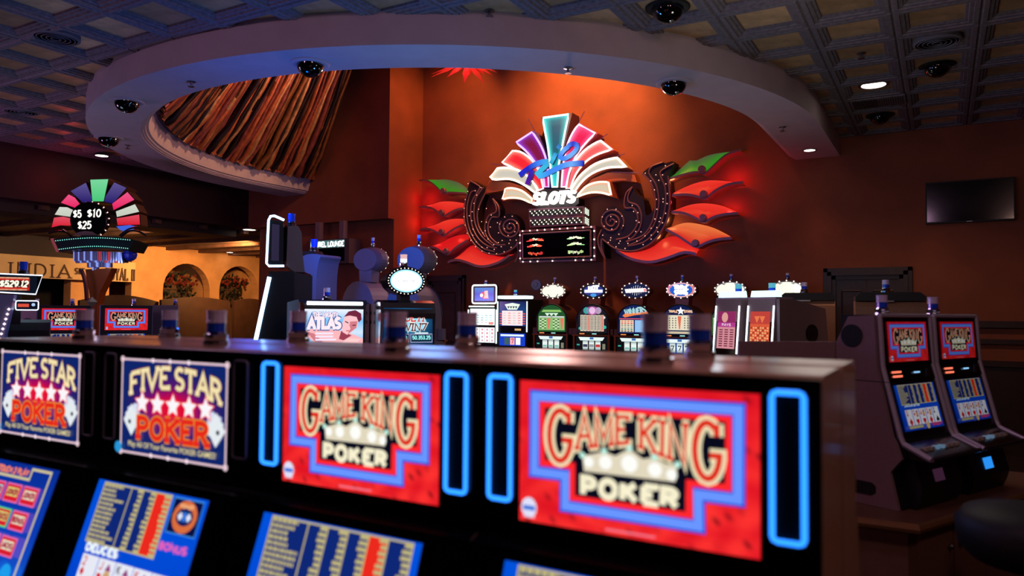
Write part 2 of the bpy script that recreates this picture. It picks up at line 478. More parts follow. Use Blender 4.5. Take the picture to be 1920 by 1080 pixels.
# wainscot rails at the far right of the back wall
for k, (z0, z1, d) in enumerate(((.0, 1.1, .02), (1.05, 1.12, .06), (1.32, 1.38, .05), (1.52, 1.6, .07))):
    struct(MB().box(.35, 6.5, WY - d, WY, z0, z1).build('trim_%d' % (k + 1), WOODDK))
struct(MB().box(7.0, 7.2, -4, WY + .2, 0, 4.2).build('wall_right', WALLP))
# projecting wall block left of the sign
wl = MB()
wl.box(-11.55, -8.11, 9.83, WY + .2, LZ, 7.4)
wl.box(-11.40, -8.11, 9.985, WY + .2, 0, LZ)
struct(wl.build('wall_left_block', WALLP))
# double doors in the back wall
def wall_door(n, x0, x1, z1, two):
    root = thing('door_%d' % n, None, None, ((x0 + x1) / 2, WY, 0)); struct(root)
    hw = (x1 - x0) / 2; fw = .15
    fr = MB()
    for d, t in ((0, .06), (.05, .09), (.1, .05)):
        fr.box(-hw + d, -hw + d + .05, -t, 0, 0, z1 - d); fr.box(hw - d - .05, hw - d, -t, 0, 0, z1 - d)
        fr.box(-hw + d, hw - d, -t, 0, z1 - d - .05, z1 - d)
    fr.build('door_frame', WOODDK, root)
    iw = hw - fw; zt = z1 - fw
    leaves = ((-iw, -.004), (.004, iw)) if two else ((-iw, iw),)
    for a, b in leaves:
        lf = MB().box(a, b, -.02, 0, 0.01, zt).build('door_leaf', WOODDK, root)
        for zz0, zz1 in ((.25, 1.0), (1.15, zt - .15)):
            p = MB(); q = [(a + .07, zz0), (b - .07, zz0), (b - .07, zz1), (a + .07, zz1)]
            for i in range(4):
                u, v = q[i], q[(i + 1) % 4]
                p.tube([(u[0], -.022, u[1]), (v[0], -.022, v[1])], .012, 5)
            p.build('panel_moulding', WOODDK, lf)
        MB().box(b - .1 if not two or a < 0 else a + .03, b - .03 if not two or a < 0 else a + .1, -.06, -.02, 1.02, 1.05).build('door_handle', STEEL, lf)
wall_door(1, -1.369, -.32, 2.28, True)
wall_door(2, -7.985, -7.14, 2.30, False)

# coffered ceiling
CEL = .61; GX0, GY0 = -1.537, 5.89
def in_ring(x, y, r):
    if y > RCY: return abs(x - RCX) < r
    return math.hypot(x - RCX, y - RCY) < r
mfr = mat('limed_wood_coffer_frame', (120, 110, 116), .6, noise=.3, nscale=30)
mpn = mat('gold_leaf_coffer_panel', (198, 160, 116), .38, .15, noise=.25, nscale=9, rand=.35)
ceil_bm = MB(); cells = []
for i in range(-17, 14):
    for j in range(-8, 8):
        x0, y0 = GX0 + i * CEL, GY0 + j * CEL
        xc, yc = x0 + CEL / 2, y0 + CEL / 2
        if xc < LX or in_ring(xc, yc, RO - .38): continue
        ceil_bm.add([(x0, y0, CH + .13), (x0, y0 + CEL, CH + .13), (x0 + CEL, y0 + CEL, CH + .13), (x0 + CEL, y0, CH + .13)], [(0, 1, 2, 3)])
        cells.append((xc, yc))
ceil_bm.box(LX - .2, LX + .27, -2, 9.83, CH + .0, CH + .05)
ceil_o = struct(ceil_bm.build('ceiling', mfr))
tile = MB()
prof = [(0, .014), (.014, 0), (.048, .001), (.052, .012), (.08, .014), (.087, .025), (.106, .027), (.112, .045)]
h2 = CEL / 2
vs = []
for d, z in prof: vs += [(-h2 + d, -h2 + d, z), (h2 - d, -h2 + d, z), (h2 - d, h2 - d, z), (-h2 + d, h2 - d, z)]
fs = []
for k in range(len(prof) - 1):
    for a in range(4):
        b = (a + 1) % 4; fs.append((k * 4 + a, (k + 1) * 4 + a, (k + 1) * 4 + b, k * 4 + b))
tile.add(vs, fs, 0)
e = (len(prof) - 1) * 4
tile.add([vs[e + 3], vs[e + 2], vs[e + 1], vs[e]], [(0, 1, 2, 3)], 1)
t0 = None; tiles = 0
def visible(x, y, z, mx=120):
    q = CM @ (Vector((x, y, z)) - CPOS)
    if q.y < .3: return False
    px, py = 960 + FPX * q.x / q.y, 540 - FPX * q.z / q.y
    return -mx < px < 1920 + mx and -mx < py < 1080 + mx
for xc, yc in sorted(cells, key=lambda c: c[0] ** 2 + c[1] ** 2):
    if not visible(xc, yc, CH) or tiles >= 298: continue
    if t0 is None: t0 = o = tile.build('coffer_tile', [mfr, mpn], ceil_o, (xc, yc, CH))
    else:
        o = t0.copy(); COL.objects.link(o); o.location = (xc, yc, CH); o.parent = ceil_o
    tiles += 1

# round soffit with its moulded inner rim: section swept round a U-shaped path
sec = [(0, CH + .1), (0, RZ), (.56, RZ), (.56, RZ + .012), (.585, RZ + .014), (.585, RZ + .028), (.61, RZ + .03), (.615, RZ + .05), (.645, RZ + .055),
       (.66, RZ + .1), (.68, RZ + .17), (.685, RZ + .25), (.715, RZ + .265), (.72, RZ + .3), (.80, RZ + .32), (.80, CH + .1)]
path = [((RCX + RO), 10.765, 1, 0), (RCX + RO, RCY, 1, 0)]
for k in range(1, 72):
    a = -PI * k / 72
    path.append((RCX + RO * math.cos(a), RCY + RO * math.sin(a), math.cos(a), math.sin(a)))
path += [(RCX - RO, RCY, -1, 0), (RCX - RO, 9.825, -1, 0)]
rg = MB(); ns = len(sec)
vs = [(x - nx * d, y - ny * d, z) for x, y, nx, ny in path for d, z in sec]
fs = [(i * ns + k, i * ns + k + 1, (i + 1) * ns + k + 1, (i + 1) * ns + k) for i in range(len(path) - 1) for k in range(ns - 1)]
rg.add(vs, fs)
struct(rg.build('ceiling_soffit', WHITEP))
# dome drum above the soffit
dr = MB(); n = len(path)
vs = [(x - nx * .8, y - ny * .8, z) for x, y, nx, ny in path for z in (CH, 7.2)]
dr.add(vs, [(2 * i, 2 * i + 1, 2 * i + 3, 2 * i + 2) for i in range(n - 1)])
dr.add([(x - nx * .8, y - ny * .8, 7.2) for x, y, nx, ny in path], [list(range(n))])
struct(dr.build('ceiling_dome', WALLP))

# maroon bulkhead and lower ceiling on the left
MAROON = mat('maroon_bulkhead_paint', (50, 6, 18), .7, noise=.1, nscale=2)
struct(MB().box(LX - .3, LX, -3, 9.83, LZ, CH + .1).build('wall_left_bulkhead', MAROON))
lowc = mat('brown_slatted_ceiling', (96, 66, 52), .7, noise=.35, nscale=5)
lc = struct(MB().box(-21, LX - .3, -3, 17, LZ, LZ + .1).build('ceiling_lounge', lowc))
for k in range(14):
    MB().box(-17.0, LX - .32, 2.4 + k * .95, 2.52 + k * .95, LZ - .07, LZ + .02).build('ceiling_batten', lowc, lc)
struct(MB().box(-12.7, LX - .42, 2, 9.9, LZ - .14, LZ - .001).build('trim_5', mat('dark_brown_soffit', (50, 34, 36), .7)))
# lounge wall with two arches (arch niches behind)
STUC = mat('amber_stucco', (205, 150, 96), .8, noise=.16, nscale=2.5, bump=.3, bscale=30)
FX = -17.0
def arch_pts(yc, hw, zs, n=14):
    return [(yc - hw, 0)] + [(yc - hw * math.cos(PI * k / n), zs + hw * 1.0 * math.sin(PI * k / n)) for k in range(n + 1)] + [(yc + hw, 0)]
def arch_px(xl, xr, ytop):
    a = onX(xl, 560, FX).y; b = onX(xr, 560, FX).y; t = onX((xl + xr) / 2, ytop, FX).z
    return (a + b) / 2, (b - a) / 2, t
arches = [arch_px(305, 393, 494), arch_px(411, 484, 499)]
ys0 = onX(247, 520, FX).y
lw = MB()
yprev = ys0
poly = [(ys0, 0)]
for yc, hw, t in arches:
    poly += arch_pts(yc, hw, t - hw)
poly += [(17, 0), (17, LZ), (ys0, LZ)]
lw.prismx(poly, FX - .25, FX)
struct(lw.build('wall_lounge', STUC))
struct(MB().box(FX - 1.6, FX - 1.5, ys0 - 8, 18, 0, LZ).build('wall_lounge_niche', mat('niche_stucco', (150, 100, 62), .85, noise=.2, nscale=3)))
for k, (yc, hw, t) in enumerate(arches):
    for q, (ya, yb) in enumerate(((yc - hw - .12, yc - hw - .02), (yc + hw + .02, yc + hw + .12))):
        struct(MB().box(FX - 1.5, FX - .25, ya, yb, 0, t + .1).build('wall_niche_side_%d' % (2 * k + q + 1), STUC))
# lettered fascia to the left of the arches and the dark opening under it
fz1, fz0 = onX(250, 492, FX + .2).z, onX(252, 529, FX + .2).z
fas = MB().box(FX - .1, FX + .2, -2, onX(254, 510, FX + .2).y, fz0, fz1)
fas = struct(fas.build('wall_lettered_fascia', mat('cream_fascia', (215, 178, 130), .75, noise=.08, nscale=4)))
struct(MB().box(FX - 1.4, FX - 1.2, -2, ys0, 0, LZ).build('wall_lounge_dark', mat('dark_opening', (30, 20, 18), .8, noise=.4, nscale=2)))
struct(MB().box(FX - .2, FX, -2, ys0 - .0, fz1, LZ).build('trim_6', mat('dark_brown_soffit', (50, 34, 36), .7)))
struct(MB().box(FX - .3, FX - .02, onX(133, 560, FX).y, onX(205, 560, FX).y, 0, fz0).build('wall_lounge_pier', STUC))
LETB = mat('bronze_letters', (70, 36, 20), .5, .2)
def fascia_word(text, xa, xb, yt, yb, label):
    """raised letters on the fascia (plane X = FX+.2), from pixel column xa to xb"""
    X = FX + .2
    a, b = onX(xa, yb, X), onX(xb, yb, X)
    zt = onX(xa, yt, X).z; zb = onX(xa, yb, X).z
    st, W = word_strokes(text, True, .16, .12)
    root = thing('wall_lettering', label, 'lettering', (X, (a.y + b.y) / 2, zb))
    xo = 0
    for ch in text:
        wd = GL[ch][0]
        m = MB()
        for ln, thin in [(l, 0) for l in GL[ch][1]] + [([(f[0] - .12, f[1]), (f[0] + .12, f[1])], 1) for f in GL[ch][2]]:
            L = b.y - a.y
            q = [(a.y - root.location.y + (xo + p[0]) / W * L, p[1] * (zt - zb)) for p in ln]
            Lf, Rt = ribbon2(q, .028 if not thin else .02)
            n = len(q)
            vs = [(.03, p[0], p[1]) for p in Lf] + [(.03, p[0], p[1]) for p in Rt] + [(0, p[0], p[1]) for p in Lf] + [(0, p[0], p[1]) for p in Rt]
            fs = []
            for i in range(n - 1):
                fs += [(i, n + i, n + i + 1, i + 1), (i, i + 1, 2 * n + i + 1, 2 * n + i), (n + i, 3 * n + i, 3 * n + i + 1, n + i + 1)]
            m.add(vs, fs)
        m.build('raised_letter', LETB, root)
        xo += wd + .16
    return root
fascia_word('INDIA', 14, 132, 492, 516, 'bronze letters reading INDIA on the cream fascia')
fascia_word('SIE', 140, 157, 503, 513, 'small bronze letters beside INDIA on the cream fascia')
fascia_word('ROYAL II', 198, 252, 503, 524, 'bronze letters ending in OYAL on the cream fascia, right of the fan sign')
# curved wooden booth backs in front of the arches
BOOTH = mat('booth_wood', (50, 29, 19), .5, noise=.2, nscale=6)
for k, (xa, xb, ytop, yend) in enumerate(((150, 298, 553, 566), (303, 432, 557, 565), (440, 500, 560, 566))):
    X = FX + 1.6 + .15 * k
    a, b = onX(xa, 560, X).y, onX(xb, 560, X).y
    zt = onX((xa + xb) / 2, ytop, X).z; ze = onX(xb, yend, X).z
    n = 12
    pl = [(a, 0)] + [(a + (b - a) * i / n, ze + (zt - ze) * math.sin(PI * i / n)) for i in range(n + 1)] + [(b, 0)]
    MB().prismx(pl, X - .08, X)
    o = MB().prismx(pl, X - .08, X).build('booth_back', BOOTH)
    tag(o, ['curved wooden booth back left of the first arch', 'curved wooden booth back below the large arch', 'curved wooden booth back below the right arch'][k], 'booth', 'booth backs by the arches')
# planted urns and flowers inside the arches
LEAF = mat('dark_green_leaves', (16, 28, 15), .6, rand=.3)
PETAL = mat('red_flower_petals', (110, 30, 26), .6, rand=.3)
for k, (yc, hw, t) in enumerate(arches):
    root = thing('flower_arrangement', ['red flowers and palm fronds filling the left arch', 'red flowers and palm fronds filling the right arch'][k], 'plant', (FX - .8, yc, 0), group='arch flower arrangements')
    zt = t - .55
    MB().box(-.25, .25, -hw * .55, hw * .55, 0, zt - .12).box(-.3, .3, -hw * .62, hw * .62, zt - .12, zt - .02).build('plinth', mat('plinth_brown', (86, 60, 44), .7), root)
    lf = MB()
    for q in range(150):
        a = random.uniform(-hw * .78, hw * .78); z = zt + random.uniform(-.5, .32) - (abs(a) / hw) * .25
        L = random.uniform(.1, .22); th = random.uniform(0, PI); dx = random.uniform(.15, .5)
        p0 = Vector((dx, a, z)); d = Vector((random.uniform(-.3, .5), math.cos(th), abs(math.sin(th)))) * L; sd = Vector((0, -math.sin(th), math.cos(th))) * .035
        lf.add([p0, p0 + d * .5 + sd, p0 + d, p0 + d * .5 - sd], [(0, 1, 2, 3)])
    for q in range(14):
        th = PI * (.12 + .76 * q / 13); p0 = Vector((.1, -hw * .3, zt + .1)); d = Vector((.1, math.cos(th), math.sin(th))) * random.uniform(.3, .42); sd = Vector((0, -math.sin(th), math.cos(th))) * .022
        lf.add([p0, p0 + d * .6 + sd, p0 + d, p0 + d * .6 - sd], [(0, 1, 2, 3)])
    tag(lf.build('foliage', LEAF, root), kind='stuff')
    fl_ = MB()
    for q in range(46):
        a = random.uniform(-hw * .55, hw * .8); z = zt + random.uniform(-.02, .25)
        c = Vector((.4 + random.uniform(0, .2), a, z))
        fl_.octa(c, random.uniform(.025, .05))
    tag(fl_.build('blossoms', PETAL, root), kind='stuff')
# recessed lounge downlights
DLE = emit('downlight_glow', (255, 236, 215), 6)
def downlight(p, r, label, z, group, e=True):
    root = thing('recessed_downlight', label, 'ceiling light', (p[0], p[1], z), group=group)
    MB().lathe([(r * 1.25, 0), (r * 1.25, -.006), (r, -.008), (r, .004)], 20).build('trim_ring', STEEL, root)
    MB().lathe([(r * .98, -.0045), (r * .98, -.003)], 20).build('lens', DLE, root)
    return root
G1 = 'downlights over the lounge'
for k, (px, py) in enumerate(((305, 455), (323, 470), (360, 464), (431, 473), (480, 474))):
    p = onZ(px, py, LZ)
    downlight(p, .085, ['small downlight nearest the fan sign above the amber wall', 'small downlight just left of the large arch', 'small downlight above the large arch', 'small downlight between the two arches', 'small downlight at the right end of the amber wall'][k], LZ - .001, G1)
p = onZ(457, 431, LZ); downlight((LX - .15, p.y), .12, 'wide downlight under the maroon bulkhead, left of the white-edged machine', LZ - .001, 'downlights under the bulkhead')
p = onZ(173, 293, CH); downlight((p.x + .25, p.y), .09, 'downlight at the ceiling edge above the green fan panel', CH - .012, 'coffer downlights')
p = onZ(1638, 165, CH); d = downlight(p, .12, 'bright round downlight in a coffer at the upper right', CH + .035, 'coffer downlights')
light('downlight_beam', 'SPOT', (p.x, p.y, CH + .015), (1, .58, .36), 95, .1, (p.x + .4, p.y + 1.5, .6), 85, .9)
p = onZ(1518, 281, RZ); downlight(p, .07, 'small downlight in the soffit end near the wall', RZ - .001, 'soffit downlights')
light('downlight_beam', 'SPOT', (p.x, p.y, RZ - .03), (1, .5, .3), 10, .07, (p.x + .2, p.y + .3, 0), 80, .9)

# dome cameras
DOMEG = mat('black_camera_dome', (4, 5, 6), .05, coat=1)
def dome_cam(px, py, z, r, label, group, rim=WHITEP):
    if z == CH: z = CH + .042
    p = onZ(px, py, z)
    root = thing('dome_camera', label, 'security camera', (p.x, p.y, z), group=group)
    MB().lathe([(r * 1.4, 0), (r * 1.4, -.008), (r * 1.3, -.014), (r * 1.02, -.016)], 24).build('mounting_ring', rim, root, smooth=False)
    m = MB().ball((0, 0, 0), r, nu=20, nv=8, half=True)
    m.v = [(a, b, -c * .9 - .014) for a, b, c in m.v]
    m.build('dome', DOMEG, root, smooth=True)
G2, G3 = 'dome cameras under the soffit', 'dome cameras in the coffers'
dome_cam(582, 119, RZ, .118, 'black dome camera on the blue-lit stretch of soffit', G2)
dome_cam(238, 190, RZ, .118, 'black dome camera at the left bend of the soffit, the upper of two', G2)
dome_cam(204, 258, RZ, .118, 'black dome camera at the left bend of the soffit, the lower of two', G2)
dome_cam(1263, 155, RZ, .118, 'black dome camera on the pink stretch of soffit right of the sign', G2)
dome_cam(1252, 14, CH, .125, 'large black dome camera at the top edge of the coffers', G3, BLACKM)
dome_cam(1757, 123, CH, .115, 'black dome camera beside the round ceiling speaker at right', G3, BLACKM)
dome_cam(1650, 216, CH, .115, 'black dome camera behind the ceiling vent', G3, BLACKM)
def sprinkler(px, py, z, label):
    if z == CH: z = CH + .042
    p = onZ(px, py, z)
    root = thing('sprinkler_head', label, 'sprinkler', (p.x, p.y, z), group='ceiling sprinklers')
    MB().lathe([(.04, 0), (.04, -.006), (.012, -.01), (.012, -.04)], 12).build('escutcheon', STEEL, root)
    MB().lathe([(.03, -.045), (.03, -.05)], 10).build('deflector', STEEL, root)
for px, py, z, lab in ((359, 153, RZ, 'sprinkler head on the soffit between two dome cameras at left'), (1065, 127, RZ, 'sprinkler head on the soffit right of centre'), (1467, 238, RZ, 'sprinkler head near the right end of the soffit'), (240, 272, RZ, 'sprinkler head on the soffit at far left'), (918, 20, CH, 'sprinkler head in the coffer above the soffit'), (1615, 100, CH, 'sprinkler head in a coffer near the bright downlight')):
    sprinkler(px, py, z, lab)
SPKM = mat('grey_speaker_grille', (120, 116, 122), .7)
def speaker(px, py, label):
    p = onZ(px, py, CH)
    root = thing('ceiling_speaker', label, 'speaker', (p.x, p.y, CH + .03), group='round ceiling speakers')
    MB().lathe([(.19, .03), (.19, -.03), (.17, -.04), (.165, -.034)], 28).build('rim', SPKM, root)
    m = MB().lathe([(.165, -.03), (.165, -.034)], 28)
    for k in range(1, 5):
        n = 28; m.tube([(.037 * k * math.cos(2 * PI * a / n), .037 * k * math.sin(2 * PI * a / n), -.036) for a in range(n)], .005, 4, True)
    m.build('grille', SPKM, root)
speaker(1757, 80, 'round grey speaker in a coffer at the upper right')
speaker(105, 72, 'round dark speaker in a coffer at the upper left')
speaker(40, 210, 'round speaker in a far coffer at the left edge')
a = onZ(1647, 191, CH)
root = thing('ceiling_vent', 'slotted air vent in a coffer below the bright downlight', 'vent', (a.x, a.y, CH))
MB().box(-.27, .27, -.2, .2, -.012, .0).build('frame', mfr, root)
for k in range(22):
    MB().box(-.25 + k * .0228, -.25 + k * .0228 + .012, -.17 if k > 10 else -.17, .17, -.02, -.012).build('slat', BLACKM if k < 11 else mat('vent_grey', (90, 80, 80), .6), root)

# television on the back wall
tp = [onY(1735, 343, WY - .06), onY(1903, 331, WY - .06), onY(1738, 420, WY - .06)]
root = thing('television', 'large black wall television, switched off, at the right', 'television', ((tp[0].x + tp[1].x) / 2, WY, tp[2].z))
tw, th_ = (tp[1].x - tp[0].x) / 2, tp[0].z - tp[2].z
MB().box(-tw, tw, -.06, -.0, 0, th_).build('case', BLACKM, root)
MB().box(-tw + .015, tw - .015, -.063, -.06, .02, th_ - .015).build('screen', mat('tv_screen_glass', (5, 9, 14), .1), root)
MB().box(-.03, .03, -.064, -.06, .006, .014).build('badge', STEEL, root)

# hanging lounge sign with monitor on the left block
LYs = 9.62
q = [onY(582, 452, LYs), onY(646, 449, LYs), onY(646, 463, LYs), onY(646, 491, LYs), onY(656, 448, LYs)]
cx = (q[0].x + q[1].x) / 2; hw = (q[1].x - q[0].x) / 2
root = thing('lounge_sign', 'hanging sign with white lit LOUNGE lettering above a dark monitor', 'sign', (cx, LYs, q[3].z))
zt = q[1].z - q[3].z; zm = q[2].z - q[3].z
MB().box(-hw - .03, hw + .1, .004, .3, -.02, zt + .02).build('housing', mat('sign_housing_mauve', (92, 70, 78), .5), root)
A = Art(2 * hw, zt - zm); A.rect(0, 0, 1, 1, (60, 90, 92)); A.up(); A.word('LAUREL LOUNGE', ((.02, .2), (.98, .2), (.98, .82), (.02, .82)), .025, (250, 255, 255), False)
A.place('lit_lettering', root, 0, .0, (zt + zm) / 2, 0, 1.6)
MB().box(-hw, hw, -.002, .004, .02, zm - .01).build('monitor', mat('tv_screen_glass', (5, 9, 14), .1), root)
for px in (595, 640):
    x = onY(px, 430, LYs + .1).x - cx
    MB().box(x - .05, x + .05, .1, .2, zt + .02, LZ - q[3].z).build('hanger', mat('hanger_mauve', (128, 104, 116), .5), root)

# draped canopy of metallic strips inside the dome
root = thing('fabric_canopy', 'draped canopy of copper and brown metallic strips inside the round dome', 'drapery', (RCX, RCY, RZ + .29))
def canopy(phi, t):
    r = 3.98 - 1.75 * t ** 1.25; z = -.02 + .05 * t + 2.75 * t ** 1.45
    return Vector((r * math.cos(phi), r * math.sin(phi), z))
bk = MB(); na, nt_ = 48, 10
for i in range(na + 1):
    ph = math.radians(166 + (292 - 166) * i / na)
    for j in range(nt_ + 1):
        p = canopy(ph, j / nt_); bk.v.append((p.x * 1.015, p.y * 1.015, p.z + .06))
for i in range(na):
    for j in range(nt_):
        a = i * (nt_ + 1) + j; bk.f.append([a, a + 1, a + nt_ + 2, a + nt_ + 1]); bk.m.append(0); bk.c.append(None)
bk.build('lining', mat('canopy_dark_lining', (28, 18, 18), .8), root)
STR = [mat('copper_lame', (196, 104, 62), .38, .55, noise=.3, nscale=14), mat('bronze_lame', (150, 92, 52), .4, .5, noise=.35, nscale=14), mat('rose_brown_lame', (140, 70, 62), .4, .45, noise=.35, nscale=14),
       mat('black_brown_lame', (40, 26, 28), .35, .4, noise=.3, nscale=14), mat('pale_gold_lame', (206, 150, 98), .35, .6, noise=.3, nscale=14)]
NS = 150
for i in range(NS):
    ph0 = 167.5 + (288 - 167.5) * (i + .5) / NS + random.uniform(-.35, .35)
    wdt = random.uniform(.035, .075); sw = random.uniform(-.6, .6); pull = random.uniform(.0, .07)
    m = MB(); n = 13; ring = []
    for j in range(n):
        t = j / (n - 1); ph = math.radians(ph0 + sw * math.sin(t * 3.2) + .22 * math.sin(j * 1.1 + i))
        p = canopy(ph, t); tan = Vector((-math.sin(ph), math.cos(ph), 0)); up = Vector((-math.cos(ph) * .7, -math.sin(ph) * .7, -.7))
        wj = wdt * (1 - .35 * t) * (1 + .12 * math.sin(j * 1.7 + i * 2.1))
        p = p + up * (pull + .012 * math.sin(j * 2.3 + i))
        m.v += [tuple(p - tan * wj), tuple(p + up * wj * .75), tuple(p + tan * wj), tuple(p - up * .01)]
    for j in range(n - 1):
        for k in range(4):
            l = (k + 1) % 4; m.f.append([j * 4 + k, j * 4 + l, j * 4 + 4 + l, j * 4 + 4 + k]); m.m.append(0); m.c.append(None)
    m.build('fabric_strip', STR[[0, 4, 1, 3, 2, 1, 0, 1, 3, 4, 0, 2, 3, 1, 1, 2][(i * 7 + i // 5) % 16]], root, smooth=True)

# red glass chandelier in the dome
root = thing('glass_chandelier', 'spiky red glass chandelier hanging behind the soffit edge', 'chandelier', (-5.85, 8.8, 5.0))
REDG = mat('red_glass', (225, 40, 40), .2, trans=.2)
for k in range(46):
    a = 2 * PI * k / 46 + random.uniform(-.1, .1); el = random.uniform(.12, .5) if k % 2 else random.uniform(.5, 1.1)
    L = random.uniform(.42, .62) if k % 2 else random.uniform(.3, .5)
    d = Vector((math.cos(a) * math.cos(el - .35), math.sin(a) * math.cos(el - .35), math.sin(el - .55))) * L
    sd = Vector((-math.sin(a), math.cos(a), 0)) * .05; c = Vector((0, 0, .25))
    upv = Vector((0, 0, .035))
    MB().add([c, c + d * .55 + sd, c + d, c + d * .55 - sd, c + d * .55 + upv], [(0, 1, 4), (1, 2, 4), (2, 3, 4), (3, 0, 4), (0, 3, 2, 1)]).build('glass_petal', REDG, root)
MB().lathe([(.02, .2), (.12, .25), (.14, .4), (.03, .5), (.012, .55), (.012, 2.15)], 12).build('stem', COPPER, root)
light('chandelier_bulb', 'POINT', (-5.85, 8.8, 5.15), (1, .25, .15), 10, .1)
# white round fixture on the back wall above the machines
p = onY(1006, 534, WY)
root = thing('wall_fixture', 'small round translucent fixture on the wall left of the first round-top machine', 'fixture', (p.x, WY, p.z))
MB().lathe([(.09, 0), (.09, .02), (.07, .03)], 20, axis='y').build('plate', mat('fixture_white', (150, 140, 160), .4), root)
MB().lathe([(.045, .03), (.04, .05), (.02, .06)], 14, axis='y').build('knob', mat('fixture_white', (150, 140, 160), .4), root)
# ================================================================== BIG WALL SIGN
SX, SZ = -5.2, 1.95
sign = thing('winged_neon_sign', 'huge neon fan sign with SLOTS lettering and red wings on the orange wall', 'neon sign', (SX, WY, SZ))
YF = 10.52
def ca(p): return (900 + p[0] / 5.4, 200 + p[1] / 5.4)
def cb(p): return (780 + p[0] / 5.686, 320 + p[1] / 5.686)
def cc(p): return (1100 + p[0] / 4.5, 270 + p[1] / 4.5)
def cdd(p): return (960 + p[0] / 6.75, 340 + p[1] / 6.75)
def SP(px, Y=YF):
    q = onY(px[0], px[1], Y); return (q.x - SX, q.z - SZ)
def cl01(v): return max(0, min(1, v))
def mix(a, b, t): return tuple(x + (y - x) * t for x, y in zip(a, b))

def feather(Lp, Rp, inner, edge, tubecol, yf, depth, tip=None, retcol=(150, 90, 80), tube=.016, ins=.06, nm='fan_feather'):
    """Lp, Rp: two edges in crop pixels from the tip to the hub"""
    L = resample(cat_rom([SP(ca(p), yf) for p in Lp], 5), 13); R = resample(cat_rom([SP(ca(p), yf) for p in Rp], 5), 13)
    y0 = yf - WY
    body = MB()
    out = L + R[::-1]
    body.prism(out, y0, y0 + depth)
    key = 'feather_return_%d_%d_%d' % retcol
    part = body.build(nm, mat(key, retcol, .4), sign)
    # lit face: grid, brighter colour near the rim, deep colour inside
    f = MB(); NW = 6
    rows = []
    for i in range(13):
        rows.append([mix(L[i], R[i], ins + (1 - 2 * ins) * k / NW) for k in range(NW + 1)])
    def colr(i, k):
        a = 2 * min(k, NW - k) / NW; b = min(i, 1.5) / 1.5
        t = cl01(a * 2.0) * cl01(.2 + b)
        c = mix(lin(edge), lin(inner), t ** .8)
        if tip: c = mix(c, lin(tip), cl01((i - 6) / 6) * .8)
        return c
    for i in range(12):
        for k in range(NW):
            q = [rows[i][k], rows[i][k + 1], rows[i + 1][k + 1], rows[i + 1][k]]
            cs = [colr(i, k), colr(i, k + 1), colr(i + 1, k + 1), colr(i + 1, k)]
            f.add([(p[0], y0 - .004, p[1]) for p in q], [(0, 1, 2, 3)], 0, [cs])
    f.build('lit_face', lit(1.15, .3), part)
    loop = [mix(L[0], R[0], ins * .8)] + [mix(L[i], R[i], ins * .8) for i in range(1, 13)] + [mix(L[i], R[i], 1 - ins * .8) for i in range(12, -1, -1)]
    # pull the first pair a little inwards so that the tube runs inside the rim
    loop[0] = mix(mix(L[0], L[1], .25), mix(R[0], R[1], .25), ins * 1.1); loop[-1] = mix(mix(L[0], L[1], .25), mix(R[0], R[1], .25), 1 - ins * 1.1)
    MB().tube([(p[0], y0 - .03, p[1]) for p in loop], tube, 6, True).build('neon_tube', emit('neon_%d_%d_%d' % tubecol, tubecol, 2.2), part)
    return part
# order: back to front
feather([(215, 575), (300, 610), (430, 690), (540, 765), (600, 850)], [(335, 440), (440, 460), (560, 560), (620, 680), (650, 830)], (235, 30, 45), (255, 150, 130), (255, 205, 195), YF + .03, .2, retcol=(190, 90, 80))
feather([(975, 560), (975, 560), (930, 660), (905, 740), (895, 830)][0:0] + [(1360, 440), (1200, 490), (1080, 565), (980, 690), (925, 830)], [(1230, 335), (1100, 410), (1000, 510), (910, 660), (880, 830)], (238, 92, 92), (255, 190, 175), (255, 215, 200), YF + .03, .2, retcol=(190, 90, 80))
feather([(355, 365), (470, 460), (560, 570), (640, 690), (660, 815)], [(540, 243), (625, 380), (680, 520), (700, 650), (705, 815)], (120, 8, 60), (150, 60, 220), (185, 150, 255), YF, .22, tip=(230, 20, 120), retcol=(90, 70, 150))
feather([(1195, 270), (1110, 350), (1010, 470), (930, 620), (880, 815)], [(1005, 165), (940, 260), (885, 390), (850, 560), (830, 815)], (225, 10, 80), (255, 110, 170), (255, 190, 215), YF, .22, tip=(255, 120, 190), retcol=(170, 80, 90))
feather([(95, 720), (150, 748), (300, 740), (430, 785), (570, 880)], [(180, 620), (300, 615), (430, 655), (530, 740), (590, 840)], (196, 190, 176), (255, 225, 190), (255, 238, 215), YF - .02, .24, retcol=(196, 140, 110))
feather([(1505, 620), (1300, 625), (1130, 690), (1020, 790), (960, 880)], [(1400, 510), (1240, 550), (1120, 610), (1000, 720), (930, 840)], (196, 190, 176), (255, 225, 190), (255, 238, 215), YF - .02, .24, retcol=(196, 140, 110))
feather([(617, 107), (648, 250), (685, 420), (712, 600), (735, 815)], [(935, 62), (890, 240), (850, 420), (812, 600), (795, 815)], (0, 92, 112), (70, 225, 220), (205, 255, 250), YF - .03, .26, tip=(60, 235, 235), retcol=(110, 80, 80), ins=.09)
feather([(225, 955), (300, 935), (420, 940), (530, 985)], [(262, 822), (340, 818), (440, 850), (535, 930)], (205, 190, 165), (255, 140, 95), (255, 205, 175), YF - .05, .26, retcol=(225, 110, 80), ins=.1)
feather([(1345, 915), (1230, 882), (1110, 882), (985, 920)], [(1312, 755), (1200, 757), (1085, 800), (1000, 895)], (205, 190, 165), (255, 140, 95), (255, 205, 175), YF - .05, .26, retcol=(225, 110, 80), ins=.1)
